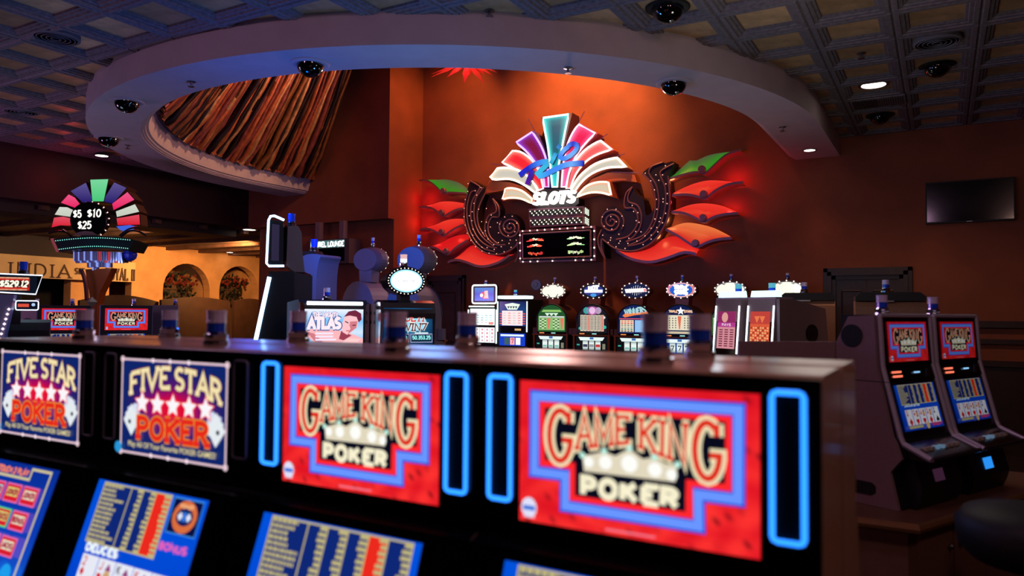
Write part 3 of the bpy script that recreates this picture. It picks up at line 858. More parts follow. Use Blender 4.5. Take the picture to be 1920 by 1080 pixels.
# returns under the white feathers, the orange light on them put into the colour
for pl in ([(40, 885), (95, 748), (300, 765), (430, 805), (545, 915), (480, 880), (360, 820), (220, 850)], [(1590, 765), (1560, 672), (1290, 668), (1130, 735), (985, 900), (1080, 815), (1200, 762), (1330, 765), (1450, 750)]):
    MB().prism([SP(ca(p), YF + .06) for p in pl], YF + .06 - WY, -.02).build('feather_return', mat('orange_lit_return', (205, 110, 62), .5), sign)
# fine whip rods between the feathers
for a, b in (((475, 120), (680, 500)), ((1045, 40), (865, 380)), ((90, 575), (330, 600)), ((1280, 268), (1090, 400)), ((1455, 470), (1170, 560)), ((1600, 665), (1310, 655))):
    p, q = SP(ca(a)), SP(ca(b))
    MB().tube([(p[0], YF - WY + .05, p[1]), (q[0], YF - WY + .05, q[1])], .006, 5).build('whip_rod', emit('lilac_rod', (150, 70, 120), .35), sign)
# script lettering, a flat ribbon with blue shading
def ribbon3(name, pts, wd, cols, yf, depth=.05, conv=ca):
    q = resample(cat_rom([SP(conv(p), yf) for p in pts], 6), 26)
    L, R = ribbon2(q, wd); n = len(q); y0 = yf - WY
    m = MB()
    def cf(i):
        t = i / (n - 1) * (len(cols) - 1); k = min(int(t), len(cols) - 2); return mix(lin(cols[k]), lin(cols[k + 1]), t - k)
    m.v = [(p[0], y0, p[1]) for p in L] + [(p[0], y0, p[1]) for p in R] + [(p[0], y0 + depth, p[1]) for p in L] + [(p[0], y0 + depth, p[1]) for p in R]
    dk = (.005, .01, .05)
    for i in range(n - 1):
        a, b = cf(i), cf(i + 1)
        m.f.append([i, n + i, n + i + 1, i + 1]); m.m.append(0); m.c.append([a, a, b, b])
        m.f.append([i, i + 1, 2 * n + i + 1, 2 * n + i]); m.m.append(0); m.c.append(dk)
        m.f.append([n + i, 3 * n + i, 3 * n + i + 1, n + i + 1]); m.m.append(0); m.c.append(dk)
    m.f.append([0, 2 * n, 3 * n, n]); m.m.append(0); m.c.append(dk)
    m.f.append([n - 1, 2 * n - 1, 4 * n - 1, 3 * n - 1][::-1]); m.m.append(0); m.c.append(dk)
    m.build(name, lit(1.0, .3), sign)
B1, B2, B3, B4 = (20, 40, 200), (60, 140, 250), (110, 180, 255), (60, 20, 160)
ribbon3('script_letter', [(398, 695), (460, 645), (545, 590), (630, 560), (668, 560), (672, 590), (620, 640), (585, 675), (600, 700), (660, 685), (760, 635), (880, 585), (1045, 572)], .088, [B1, B1, B2, (40, 190, 225), (60, 190, 240), B2, B2, B3, B1], YF - .10)
ribbon3('script_letter', [(525, 640), (505, 710), (475, 790)], .088, [(50, 40, 190), B4, (90, 20, 150)], YF - .09)
ribbon3('script_letter', [(768, 470), (745, 520), (715, 578)], .07, [(40, 150, 220), (60, 190, 240), (30, 160, 200)], YF - .10)
ribbon3('script_letter', [(812, 388), (786, 425)], .075, [(30, 120, 190), (40, 140, 210)], YF - .09)
ribbon3('script_letter', [(890, 400), (930, 375), (975, 385), (975, 430), (930, 480), (870, 520), (820, 520), (812, 495), (850, 440), (895, 405)], .075, [B2, B1, B2, B3, B3, B2, B2, B3, B2], YF - .11)
# SLOTS, heavy white italic letters
st, W = word_strokes('SLOTS', True, .1, .1)
hub = MB().prism([SP(ca(p), YF + .02) for p in [(520, 1000), (530, 850), (640, 830), (880, 830), (1000, 870), (1000, 980), (960, 1010), (580, 1030)]], YF + .02 - WY, -.02).build('lettering_backboard', SIGNDK, sign)
TL, TR, BR, BL = (548, 880), (968, 856), (936, 958), (522, 984)
xo = 0
for ch in 'SLOTS':
    wd, sts, feet = GL[ch]
    m = MB()
    for ln in sts + [[(f[0] - .12, f[1]), (f[0] + .12, f[1])] for f in feet]:
        o = []
        for x, y in ln:
            x = (x + xo) / W; t = 1 - y
            a = mix(TL, TR, x); b = mix(BL, BR, x); o.append(SP(ca(mix(a, b, t)), YF - .12))
        L, R = ribbon2(o, .046); n = len(o); y0 = YF - .12 - WY
        vs = [(p[0], y0, p[1]) for p in L] + [(p[0], y0, p[1]) for p in R] + [(p[0], y0 + .07, p[1]) for p in L] + [(p[0], y0 + .07, p[1]) for p in R]
        fs = []
        for i in range(n - 1): fs += [(i, n + i, n + i + 1, i + 1), (i, i + 1, 2 * n + i + 1, 2 * n + i), (n + i, 3 * n + i, 3 * n + i + 1, n + i + 1)]
        fs += [(0, 2 * n, 3 * n, n), (n - 1, 2 * n - 1, 4 * n - 1, 3 * n - 1)]
        m.add(vs, fs)
    m.build('channel_letter', emit('white_letter_glow', (255, 252, 245), 3.0), sign)
    xo += wd + .1
# bulb bars
BULB = emit('warm_bulb', (255, 240, 215), 2.6)
BULBG = emit('greenish_bulb', (225, 255, 225), 1.8)
for k, (tl, tr, br, bl) in enumerate((((210, 350), (908, 312), (908, 420), (215, 462)), ((215, 466), (908, 428), (908, 545), (228, 582)))):
    q = [SP(cdd(p), YF - .02) for p in (tl, tr, br, bl)]
    y0 = YF - .02 - WY
    bar = MB().prism(q, y0, -.02).build('bulb_bar', SIGNTRIM, sign)
    iq = [mix(mix(q[0], q[3], a), mix(q[1], q[2], a), b) for a, b in ((.2, .02), (.2, .98), (.86, .98), (.86, .02))]
    MB().prism(iq, y0 - .006, y0).build('bulb_field', mat('dark_green_field', (36, 44, 38), .5), bar)
    bl_ = MB()
    for r in range(3):
        for c in range(11):
            p = mix(mix(iq[0], iq[3], .16 + .34 * r), mix(iq[1], iq[2], .16 + .34 * r), (.02 + .09 * c + .032 * r))
            bl_.octa((p[0], y0 - .02, p[1]), .0125)
    bl_.build('bulbs', BULB, bar)['kind'] = 'stuff'
    # side return with bulbs
    sd = MB()
    for r in range(4):
        for c in range(3):
            a = mix(q[1], q[2], .22 + .19 * r)
            sd.octa((a[0] + .008, y0 + .05 + .055 * c, a[1] - .01 * c), .012)
    sd.build('side_bulbs', BULBG, bar)['kind'] = 'stuff'
# message box with bulbs, firework pictures
q = [SP(cdd(p), YF - .06) for p in ((92, 622), (1055, 562), (1057, 1003), (97, 1030))]
y0 = YF - .06 - WY
bxo = MB().prism(q, y0, -.02).build('message_box', SIGNTRIM, sign)
def inq(u0, v0, u1, v1):
    return [mix(mix(q[0], q[3], v), mix(q[1], q[2], v), u) for u, v in ((u0, v0), (u1, v0), (u1, v1), (u0, v1))]
MB().prism(inq(.025, .06, .975, .95), y0 - .01, y0).build('black_border', BLACK, bxo)
iq = inq(.05, .13, .945, .88)
mm = MB()
for i in range(4):
    a, b = iq[i], iq[(i + 1) % 4]; mm.tube([(a[0], y0 - .015, a[1]), (b[0], y0 - .015, b[1])], .014, 5)
mm.build('trim_frame', SIGNTRIM, bxo)
MB().prism(inq(.06, .15, .935, .86), y0 - .018, y0 - .01).build('display_glass', DARKGLASS, bxo)
fw = MB()
for cu, reds in ((.225, True), (.755, False)):
    for row, (cv, up, ln_) in enumerate(((.34, .10, .11), (.52, .11, .11), (.7, .0, .09))):
        for k in range(26 if row < 2 else 13):
            t = (k + .5) / (26 if row < 2 else 13) * 2 - 1
            s0 = random.uniform(.1, .5); s1 = s0 + random.uniform(.25, .6)
            if row < 2:
                a = t * 1.35; du, dv = math.sin(a) * .13, -abs(math.cos(a)) * .13 + .05
                p0 = (cu + du * s0, cv + dv * s0); p1 = (cu + du * s1, cv + dv * s1)
            else:
                p0 = (cu + t * .1, cv + .02 + random.uniform(-.02, .02) - abs(t) * .03); p1 = (p0[0] + .002, p0[1] + random.uniform(.05, .1))
            A0, A1 = [mix(mix(q[0], q[3], v), mix(q[1], q[2], v), u) for u, v in (p0, p1)]
            warm = abs(t) < .3 and row < 2
            col = (255, 245, 200) if warm else (random.choice([(255, 60, 50), (255, 110, 70), (255, 60, 60)]) if reds else random.choice([(200, 235, 150), (240, 240, 200), (150, 220, 140)]))
            L, R = ribbon2([A0, A1], .011)
            fw.add([(L[0][0], y0 - .021, L[0][1]), (R[0][0], y0 - .021, R[0][1]), (R[1][0], y0 - .021, R[1][1]), (L[1][0], y0 - .021, L[1][1])], [(0, 1, 2, 3)], 0, lin(col))
fw.build('firework_pictures', lit(1.6, .4), bxo)['kind'] = 'stuff'
bb = MB()
for k in range(10):
    for v in (.028, .975):
        if v > .5 and k in (3, 5, 6): continue
        p = inq(.05 + .1 * k, v, 1, 1)[0]; bb.octa((p[0], y0 - .012, p[1]), .015)
for k in range(4):
    for u in (.012, .988):
        p = inq(u, .15 + .24 * k, 1, 1)[0]; bb.octa((p[0], y0 - .012, p[1]), .016)
bb.build('border_bulbs', BULB, bxo)['kind'] = 'stuff'

# wings: dark scrolled body, trim lines, tiny bulbs, five curved feathers each
def wing_body(poly, conv, trims, bulbs, yb):
    pts = cat_rom([SP(conv(p), yb) for p in poly], 3, True)
    body = MB().prism(pts, yb - WY, -.02).build('scroll_body', SIGNDK, sign)
    for t in trims:
        pl = [(p[0], yb - WY - .008, p[1]) for p in cat_rom([SP(conv(p), yb) for p in t], 5)]
        MB().tube(pl, .013, 5).build('scroll_trim', SIGNTRIM, body)
    m = MB()
    for p in bulbs:
        a = SP(conv(p), yb); m.octa((a[0], yb - WY - .02, a[1]), .009)
    m.build('scroll_bulbs', emit('pink_bulb', (255, 170, 150), 2.2), body)['kind'] = 'stuff'
    return body
def spiral(cx, cy, r0, r1, turns, a0, sgn, n=40):
    return [(cx + (r0 + (r1 - r0) * k / n) * math.cos(a0 + sgn * turns * 2 * PI * k / n), cy + (r0 + (r1 - r0) * k / n) * math.sin(a0 + sgn * turns * 2 * PI * k / n)) for k in range(0, n + 1, 2)]
left_poly = [(545, 215), (585, 110), (650, 135), (735, 188), (705, 290), (668, 420), (668, 540), (700, 640), (735, 570), (775, 480), (850, 440), (822, 300), (885, 385), (890, 485), (905, 505), (960, 462), (1040, 468), (1095, 540), (1106, 620), (1085, 700), (1098, 755), (1060, 815), (980, 872), (880, 902), (760, 890), (660, 830), (580, 730), (530, 600), (510, 480), (520, 340)]
lt = [[(560, 215), (525, 340), (515, 480), (535, 600), (585, 730), (665, 828), (765, 885), (880, 895), (975, 866), (1060, 810), (1085, 760)],
      [(630, 215), (585, 240), (550, 360), (545, 480), (570, 620), (630, 740), (720, 830), (840, 865)],
      [(580, 110), (650, 150), (680, 190), (600, 330), (585, 480), (610, 620), (680, 740), (780, 810), (865, 825)],
      [(720, 180), (640, 300), (620, 450), (640, 590), (710, 710), (830, 810)], [(735, 250), (680, 370), (655, 480), (675, 600), (740, 710)],
      [(820, 300), (855, 380), (850, 445), (780, 480), (738, 580), (745, 680), (800, 760), (880, 795), (955, 790)],
      [(820, 300), (880, 380), (885, 490), (810, 500), (770, 590), (790, 700), (870, 780)],
      spiral(1005, 605, 8, 118, 2.6, 0, 1, 60), [(1085, 790), (1090, 900), (1060, 975)], [(1110, 770), (1080, 800), (1100, 880), (1060, 975)]]
lb = [(562, 140), (558, 222), (532, 310), (520, 402), (518, 492), (530, 582), (552, 668), (592, 745), (642, 812), (710, 858), (785, 880), (866, 886), (946, 866), (638, 215), (654, 262), (624, 350), (606, 440), (574, 482), (602, 535), (614, 625), (612, 690), (650, 760), (710, 817), (764, 822), (840, 840), (700, 182), (674, 412), (706, 545), (757, 550), (720, 665), (745, 642), (775, 730), (835, 790), (757, 405), (808, 475), (798, 602), (886, 664), (884, 768), (925, 745), (874, 556), (898, 570), (952, 495), (1032, 488), (1080, 562), (1060, 652), (1010, 740), (988, 692), (950, 620), (1003, 564), (1020, 818), (1075, 742), (998, 776), (914, 812)]
right_poly = [(470, 250), (540, 190), (645, 155), (655, 165), (735, 150), (690, 270), (706, 420), (706, 530), (680, 650), (620, 762), (540, 850), (430, 900), (330, 906), (230, 880), (165, 832), (140, 790), (150, 960), (110, 870), (100, 780), (130, 715), (120, 640), (150, 560), (225, 525), (300, 550), (335, 540), (322, 480), (345, 400), (388, 365), (420, 420), (480, 470), (500, 600), (560, 560), (580, 470), (560, 370), (520, 290)]
rt = [[(470, 250), (540, 320), (578, 430), (582, 540), (555, 660), (480, 770), (340, 825)], [(645, 155), (555, 190), (530, 250), (590, 350), (612, 470), (600, 590), (560, 700), (470, 800), (350, 860)],
      [(740, 165), (640, 220), (625, 262), (665, 370), (670, 500), (640, 640), (575, 750), (480, 830), (350, 862)], [(690, 270), (702, 420), (702, 530), (676, 650), (616, 760), (536, 845), (428, 896), (330, 902), (232, 876), (168, 830), (135, 800)],
      [(388, 365), (340, 410), (322, 480), (328, 540), (400, 545), (435, 620), (420, 700), (350, 780), (250, 806)], [(388, 365), (355, 430), (358, 490), (430, 520), (465, 600), (455, 700), (400, 780), (335, 825)],
      spiral(212, 655, 8, 108, 2.6, PI, 1, 60), [(130, 720), (98, 800), (110, 880), (158, 970)], [(130, 800), (128, 880), (158, 970)]]
rb = [(498, 248), (545, 312), (576, 388), (593, 468), (596, 552), (580, 634), (548, 712), (496, 776), (588, 262), (612, 308), (644, 262), (672, 338), (684, 420), (682, 504), (670, 586), (644, 666), (604, 742), (548, 804), (480, 850), (428, 820), (352, 840), (668, 186), (648, 464), (648, 490), (626, 626), (616, 656), (596, 706), (548, 770), (388, 520), (400, 570), (436, 580), (446, 662), (422, 648), (418, 740), (462, 742), (360, 796), (178, 552), (252, 552), (302, 610), (312, 690), (276, 762), (136, 616), (152, 694), (208, 614), (254, 656), (216, 720), (140, 770), (208, 792), (204, 812), (186, 832), (286, 820), (276, 838), (252, 868), (328, 882)]
wing_body(left_poly, cb, lt, lb, YF + .05)
wing_body(right_poly, cc, rt, rb, YF - .02)
REDF = mat('red_acrylic_feather', (235, 40, 36), .35)
def wing_feather(top, bot, conv, notch, cols, yt, yb, trim=.03):
    n = 16
    T = resample(cat_rom([SP(conv(p), YF) for p in top], 5), n); B = resample(cat_rom([SP(conv(p), YF) for p in bot], 4), n)
    m = MB(); NV = 5
    for i in range(n):
        for k in range(NV + 1):
            s = k / NV; p = mix(T[i], B[i], s)
            y = (yt + (yb - yt) * (1 - (1 - s) ** 1.6)) - WY
            m.v.append((p[0], y, p[1]))
    for i in range(n - 1):
        for k in range(NV):
            a = i * (NV + 1) + k
            m.f.append([a, a + 1, a + NV + 2, a + NV + 1]); m.m.append(0)
            def cf(ii, kk): return mix(lin(cols[0]), lin(cols[1]), cl01(kk / NV)) if len(cols) == 2 else mix(mix(lin(cols[0]), lin(cols[1]), kk / NV), lin(cols[2]), cl01(ii / (n - 1)))
            m.c.append([cf(i, k), cf(i, k + 1), cf(i + 1, k + 1), cf(i + 1, k)])
    ft = m.build('wing_feather', lit(.85, .4, .02), sign, smooth=True)
    # thick rim along the lower edge
    rim = MB(); y0 = yb - WY
    for i in range(n - 1):
        a, b = B[i], B[i + 1]
        rim.add([(a[0], y0 - .03, a[1] - trim), (b[0], y0 - .03, b[1] - trim), (b[0], y0 - .03, b[1] + trim * .4), (a[0], y0 - .03, a[1] + trim * .4), (a[0], -.02, a[1] - trim), (b[0], -.02, b[1] - trim)],
                [(0, 1, 2, 3), (0, 4, 5, 1)])
    rim.build('feather_rim', SIGNTRIM, ft)
    if notch:
        p = SP(conv(notch), YF)
        MB().lathe([(.055, .0), (.055, .05), (.045, .06)], 16, (p[0], y0 - .01, p[1]), axis='y').build('rim_boss', SIGNTRIM, ft)
    return ft
RD, RM, RB_ = (150, 8, 14), (225, 22, 24), (255, 62, 46)
GRN = [(70, 90, 60), (20, 150, 10)]
YT, YBm = YF + .16, YF + .02
wing_feather([(120, 95), (190, 80), (280, 80), (390, 108), (480, 165), (540, 225)], [(40, 100), (120, 100), (200, 150), (262, 215), (300, 245), (350, 228), (440, 232), (530, 238)], cb, (298, 218), GRN, YT, YBm, .022)
wing_feather([(95, 372), (180, 325), (300, 314), (420, 328), (505, 345)], [(35, 385), (120, 382), (200, 410), (260, 455), (300, 480), (370, 440), (440, 410), (505, 400)], cb, (278, 448), (RB_, RM), YT, YBm, .026)
wing_feather([(110, 597), (230, 530), (360, 502), (505, 508)], [(40, 625), (120, 612), (200, 640), (260, 675), (300, 688), (370, 640), (440, 600), (505, 572)], cb, (278, 655), (RB_, RM), YT, YBm, .026)
wing_feather([(165, 795), (300, 712), (420, 675), (545, 668)], [(90, 822), (170, 810), (240, 835), (300, 872), (340, 888), (420, 820), (490, 775), (555, 735)], cb, (326, 858), (RM, RM), YT, YBm, .028)
wing_feather([(390, 935), (470, 840), (560, 785), (650, 830), (770, 895), (900, 912), (995, 885)], [(340, 970), (430, 945), (540, 970), (640, 1008), (740, 1015), (850, 985), (930, 945), (1000, 895)], cb, None, (RM, RB_), YT, YBm, .03)
wing_feather([(690, 262), (850, 115), (880, 130), (1000, 78), (1120, 55), (1225, 52)], [(690, 295), (790, 262), (880, 240), (960, 232), (995, 248), (1070, 180), (1180, 85), (1305, 45)], cc, (975, 215), GRN, YT, YBm, .022)
wing_feather([(720, 390), (850, 330), (980, 295), (1100, 294), (1235, 310)], [(720, 430), (840, 422), (940, 440), (1000, 455), (1070, 400), (1150, 355), (1230, 328), (1320, 320)], cc, (990, 425), (RB_, RM), YT, YBm, .026)
wing_feather([(720, 545), (850, 500), (980, 488), (1120, 510), (1235, 557)], [(715, 570), (820, 578), (920, 620), (985, 655), (1050, 622), (1120, 598), (1200, 585), (1280, 580)], cc, (985, 625), (RB_, RM), YT, YBm, .026)
wing_feather([(690, 690), (800, 655), (920, 665), (1050, 700), (1175, 762)], [(665, 715), (770, 770), (860, 830), (930, 865), (1000, 832), (1080, 806), (1150, 795), (1225, 790)], cc, (920, 838), ((250, 130, 70), RM), YT, YBm, .028)
wing_feather([(340, 920), (520, 860), (620, 790), (720, 770), (830, 808), (925, 885)], [(250, 895), (350, 955), (460, 985), (560, 990), (700, 950), (780, 920), (850, 908), (925, 925)], cc, None, (RM, RB_), YT, YBm, .03)
# red and warm lamps tucked between the feathers
for px, col, e in ((cb((120, 300)), (1, .03, .03), 5), (cb((110, 560)), (1, .03, .03), 5), (cb((250, 760)), (1, .03, .03), 3), (cb((480, 720)), (1, .05, .03), 2.5), (cc((1250, 300)), (1, .03, .03), 6), (cc((1220, 560)), (1, .03, .03), 6), (cc((740, 320)), (1, .35, .12), 2.2), (cc((735, 660)), (1, .4, .15), 2.6), (cc((640, 800)), (1, .4, .15), 2.2), (cc((900, 900)), (1, .05, .03), 2.5), (cc((730, 500)), (1, .03, .04), 2.5)):
    p = onY(px[0], px[1], WY - .1)
    light('wing_lamp', 'POINT', (p.x, WY - .2, p.z), col, e * .55, .05)
# ================================================================== SCREEN ARTWORK
def marble(u, v):
    n = math.sin(u * 17 + 3 * math.sin(v * 9 + u * 5)) * math.sin(v * 13 + 2.5 * math.sin(u * 11)); k = .5 + .5 * n
    dk = abs(math.sin(u * 9 + 4 * math.sin(v * 5 + 1) + v * 7)); vein = cl01(1 - dk * 9)
    c = mix((222, 20, 34), (255, 52, 48), k * cl01(.4 + v))
    return mix(c, (90, 6, 20), vein * .85 * cl01(abs(u - .5) * 1.5 + v * .6))
GKB = [(.073, .108), (.923, .105), (.921, .655), (.773, .655), (.775, .855), (.218, .853), (.218, .642), (.072, .642)]
GKR = [(.107, .163), (.888, .165), (.887, .593), (.741, .590), (.742, .795), (.25, .79), (.25, .577), (.11, .578)]
GKK = [(.122, .183), (.876, .185), (.874, .568), (.726, .57), (.724, .775), (.263, .773), (.263, .545), (.124, .549)]
def art_gk(w, h, eps=.0003, fine=True):
    A = Art(w, h, eps); k = w / .46 * (1 if fine else .72)
    A.field(44 if fine else 12, 26 if fine else 8, marble); A.up()
    kk = w / .46; A.stroke(GKB, .025 * kk, (35, 70, 215), True); A.up(); A.stroke(GKB, .016 * kk, (105, 150, 255), True); A.up()
    A.poly(GKK, (8, 10, 28)); A.stroke(GKR, .011 * k, (255, 40, 45), True); A.up()
    cream, red = (240, 226, 184), (222, 48, 30)
    q = [('G', ((.132, .195), (.25, .195), (.247, .545), (.132, .545))), ('AME', ((.268, .212), (.498, .205), (.497, .37), (.268, .445))),
         ('KIN', ((.54, .21), (.735, .225), (.73, .475), (.54, .39))), ('G', ((.75, .2), (.858, .195), (.862, .55), (.75, .55)))]
    f2 = 1 if fine else .72; f3 = 1 if fine else .85
    for tx, qd in q: A.word(tx, qd, (.024 if tx == 'G' else .0175) * k * f2, cream)
    A.up()
    for tx, qd in q: A.word(tx, qd, (.0105 if tx == 'G' else .0070) * k * f3, red)
    # darker tops of the red letters
    A.up()
    cr = [(.296, .49), (.34, .475), (.392, .447), (.44, .47), (.5, .41), (.555, .47), (.603, .45), (.65, .485), (.695, .482), (.686, .594), (.304, .597)]
    A.poly(cr, (226, 216, 190)); A.up()
    for u, v, r in ((.325, .53, .01), (.398, .52, .013), (.5, .51, .016), (.605, .53, .013), (.672, .55, .01)):
        A.disc(u, v, r * k, (255, 255, 250))
    for u, v in ((.296, .488), (.392, .445), (.5, .408), (.603, .448), (.695, .48)): A.disc(u, v, .006 * k, (190, 240, 225), 8)
    A.up(); A.word('POKER', ((.292, .64), (.702, .648), (.698, .752), (.292, .752)), .0125 * k, (246, 238, 205), False, gap=.16)
    A.up()
    A.disc(.05, .9, .017 * k, (225, 225, 250), 14, .02 * k); A.up(); A.rect(.022, .885, .08, .918, (70, 120, 220)); A.rect(.025, .955, .078, .968, (225, 205, 230))
    A.rect(.4, .958, .607, .972, (240, 120, 140))
    return A
def art_five_star(w, h, eps=.0003):
    A = Art(w, h, eps); k = w / .46
    def bg(u, v):
        d = math.hypot((u - .52) * 1.15, (v - .5) * 1.4); t = cl01(1 - d * 1.75)
        c = mix((14, 36, 105), (140, 8, 120), cl01(t * 1.5)); c = mix(c, (225, 10, 50), cl01(t * 2.4 - 1.0))
        return c
    A.rect(0, 0, 1, 1, (8, 10, 26)); A.up(); A.field(22, 16, bg, .025, .025, .975, .975); A.up()
    fr = (226, 196, 206)
    A.stroke([(.02, .025), (.98, .025), (.98, .975), (.02, .975)], .006 * k, fr, True)
    for u, v in ((.02, .025), (.98, .025), (.98, .975), (.02, .975)): A.disc(u, v, .009 * k, fr)
    for u in (.32, .48, .65):
        for v in (.025, .975): A.disc(u, v, .0065 * k, (245, 225, 235), 8)
    A.up()
    arch = lambda q: (q[0], q[1] + .55 * (q[0] - .5) ** 2)
    cream = (240, 222, 170)
    A.word('FIVE', ((.1, .09), (.485, .09), (.485, .285), (.1, .285)), .0175 * k, (120, 40, 60), warp=arch); A.word('STAR', ((.53, .09), (.94, .09), (.94, .285), (.53, .285)), .0175 * k, (120, 40, 60), warp=arch); A.up()
    A.word('FIVE', ((.1, .09), (.485, .09), (.485, .285), (.1, .285)), .0125 * k, cream, warp=arch); A.word('STAR', ((.53, .09), (.94, .09), (.94, .285), (.53, .285)), .0125 * k, cream, warp=arch); A.up()
    # cards on both sides
    for k2, (u, v, sg) in enumerate(((.13, .6, -1), (.9, .6, 1))):
        for j in range(3):
            a = sg * (.25 + .28 * j); cu, cv = u + sg * .012 * j - sg * .02, v + .02 * j
            pts = [(cu + (x * math.cos(a) - y * math.sin(a)) * .055, cv + (x * math.sin(a) + y * math.cos(a)) * .115) for x, y in ((-1, -1), (1, -1), (1, 1), (-1, 1))]
            A.poly(pts, (205 + 12 * j, 212 + 12 * j, 240)); A.up()
        A.disc(u + sg * .02, v + .06, .007 * k, (20, 20, 50), 6); A.up()
    for i in range(5):
        u, v = .235 + .145 * i, .455
        A.star(u, v, .037 * k, (255, 70, 70), .5)
    A.up()
    for i in range(5):
        u, v = .235 + .145 * i, .455
        A.star(u, v, .0315 * k, (250, 246, 250), .48)
    A.up()
    A.word('POKER', ((.19, .61), (.85, .59), (.85, .79), (.19, .8)), .0205 * k, (232, 140, 50)); A.up()
    A.word('POKER', ((.19, .61), (.85, .59), (.85, .79), (.19, .8)), .0135 * k, (228, 42, 28)); A.up()
    font_text(A, 'Play All Of Your Favorite POKER GAMES!', .11, .905, .8, (226, 212, 150))
    A.disc(.01, .93, .016 * k, (40, 150, 215))
    return A
_fc = {}
def font_text(A, text, u, v, width, rgb, bold=.012):
    """small print set in the built-in font, width given in u"""
    if text not in _fc:
        cu = bpy.data.curves.new('print', 'FONT'); cu.body = text; cu.size = 1; cu.offset = bold; cu.resolution_u = 2
        o = bpy.data.objects.new('print', cu); COL.objects.link(o)
        dg = bpy.context.evaluated_depsgraph_get(); e = o.evaluated_get(dg); me = e.to_mesh()
        vs = [(p.co.x, p.co.y) for p in me.vertices]; fs = [list(p.vertices) for p in me.polygons]
        e.to_mesh_clear(); bpy.data.objects.remove(o); bpy.data.curves.remove(cu)
        _fc[text] = (vs, fs)
    vs, fs = _fc[text]
    x0 = min(p[0] for p in vs); x1 = max(p[0] for p in vs); k = width * A.w / (x1 - x0)
    y = -A.lay * A.eps; X = (u - .5) * A.w; Z = (.5 - v) * A.h
    A.add([(X + (p[0] - x0) * k, y, Z + p[1] * k) for p in vs], fs, 0, lin(rgb)); A.up()
def card(A, u, v, w, h, suit, rank, face=False):
    A.rect(u, v, u + w, v + h, (236, 238, 250)); A.up()
    red = (214, 20, 40); blk = (20, 20, 40); c = red if suit in 'HD' else blk
    k = A.w
    for (cu, cv, r) in ((u + w * .24, v + h * .33, w * .13 * k), (u + w * .55, v + h * .8, w * .26 * k)):
        if suit == 'D': A.poly([(cu, cv - r * 1.3 / A.h), (cu - r / A.w, cv), (cu, cv + r * 1.3 / A.h), (cu + r / A.w, cv)], c)
        elif suit == 'H':
            A.disc(cu - r * .45 / A.w, cv - r * .3 / A.h, r * .55, c, 8); A.disc(cu + r * .45 / A.w, cv - r * .3 / A.h, r * .55, c, 8); A.poly([(cu - r * .95 / A.w, cv - r * .1 / A.h), (cu, cv + r * 1.2 / A.h), (cu + r * .95 / A.w, cv - r * .1 / A.h)], c)
        else:
            A.disc(cu - r * .45 / A.w, cv + r * .2 / A.h, r * .55, c, 8); A.disc(cu + r * .45 / A.w, cv + r * .2 / A.h, r * .55, c, 8); A.poly([(cu - r * .95 / A.w, cv + r * .2 / A.h), (cu, cv - r * 1.2 / A.h), (cu + r * .95 / A.w, cv + r * .2 / A.h)], c)
    A.word(rank, ((u + w * .12, v + h * .05), (u + w * .34, v + h * .05), (u + w * .34, v + h * .2), (u + w * .12, v + h * .2)), w * .05 * k, c, False)
    if face:
        A.disc(u + w * .66, v + h * .3, w * .2 * k, (214, 170, 120), 8); A.up()
        A.poly([(u + w * .48, v + h * .2), (u + w * .84, v + h * .2), (u + w * .66, v + h * .06)], (150, 60, 130)); A.poly([(u + w * .45, v + h * .5), (u + w * .87, v + h * .5), (u + w * .66, v + h * .35)], (190, 90, 60))
    A.up()
def paytable(A, u0, v0, u1, v1, cols, redcol, rows=12, split=.36):
    """cream lettering and column rules on navy, one column red"""
    cream = (196, 184, 128); k = A.w / .46
    A.rect(u0, v0, u1, v1, (14, 40, 120)); A.up()
    n = len(cols)
    xs = [u0 + (u1 - u0) * (split + (1 - split) * c) for c in cols] + [u1]
    A.rect(xs[redcol], v0, xs[redcol + 1], v1, (240, 42, 30)); A.up()
    A.stroke([(u0, v0), (u1, v0), (u1, v1), (u0, v1)], .004 * k, cream, True)
    for x in xs[:-1]: A.stroke([(x, v0), (x, v1)], .004 * k, cream)
    rng = random.Random(5)
    for r in range(rows):
        va = v0 + (v1 - v0) * (r + .18) / rows; vb = v0 + (v1 - v0) * (r + .82) / rows
        ln = rng.uniform(.45, .9) * (xs[0] - u0)
        u = u0 + .008
        while u < u0 + ln:
            w = rng.uniform(.012, .03); A.rect(u, va, min(u + w, u0 + ln), vb, cream); u += w + .006
        for c in range(n):
            wl = (xs[c + 1] - xs[c]) * rng.uniform(.3, .45)
            A.rect(xs[c + 1] - wl, va, xs[c + 1] - .004, vb, cream)
    A.up()
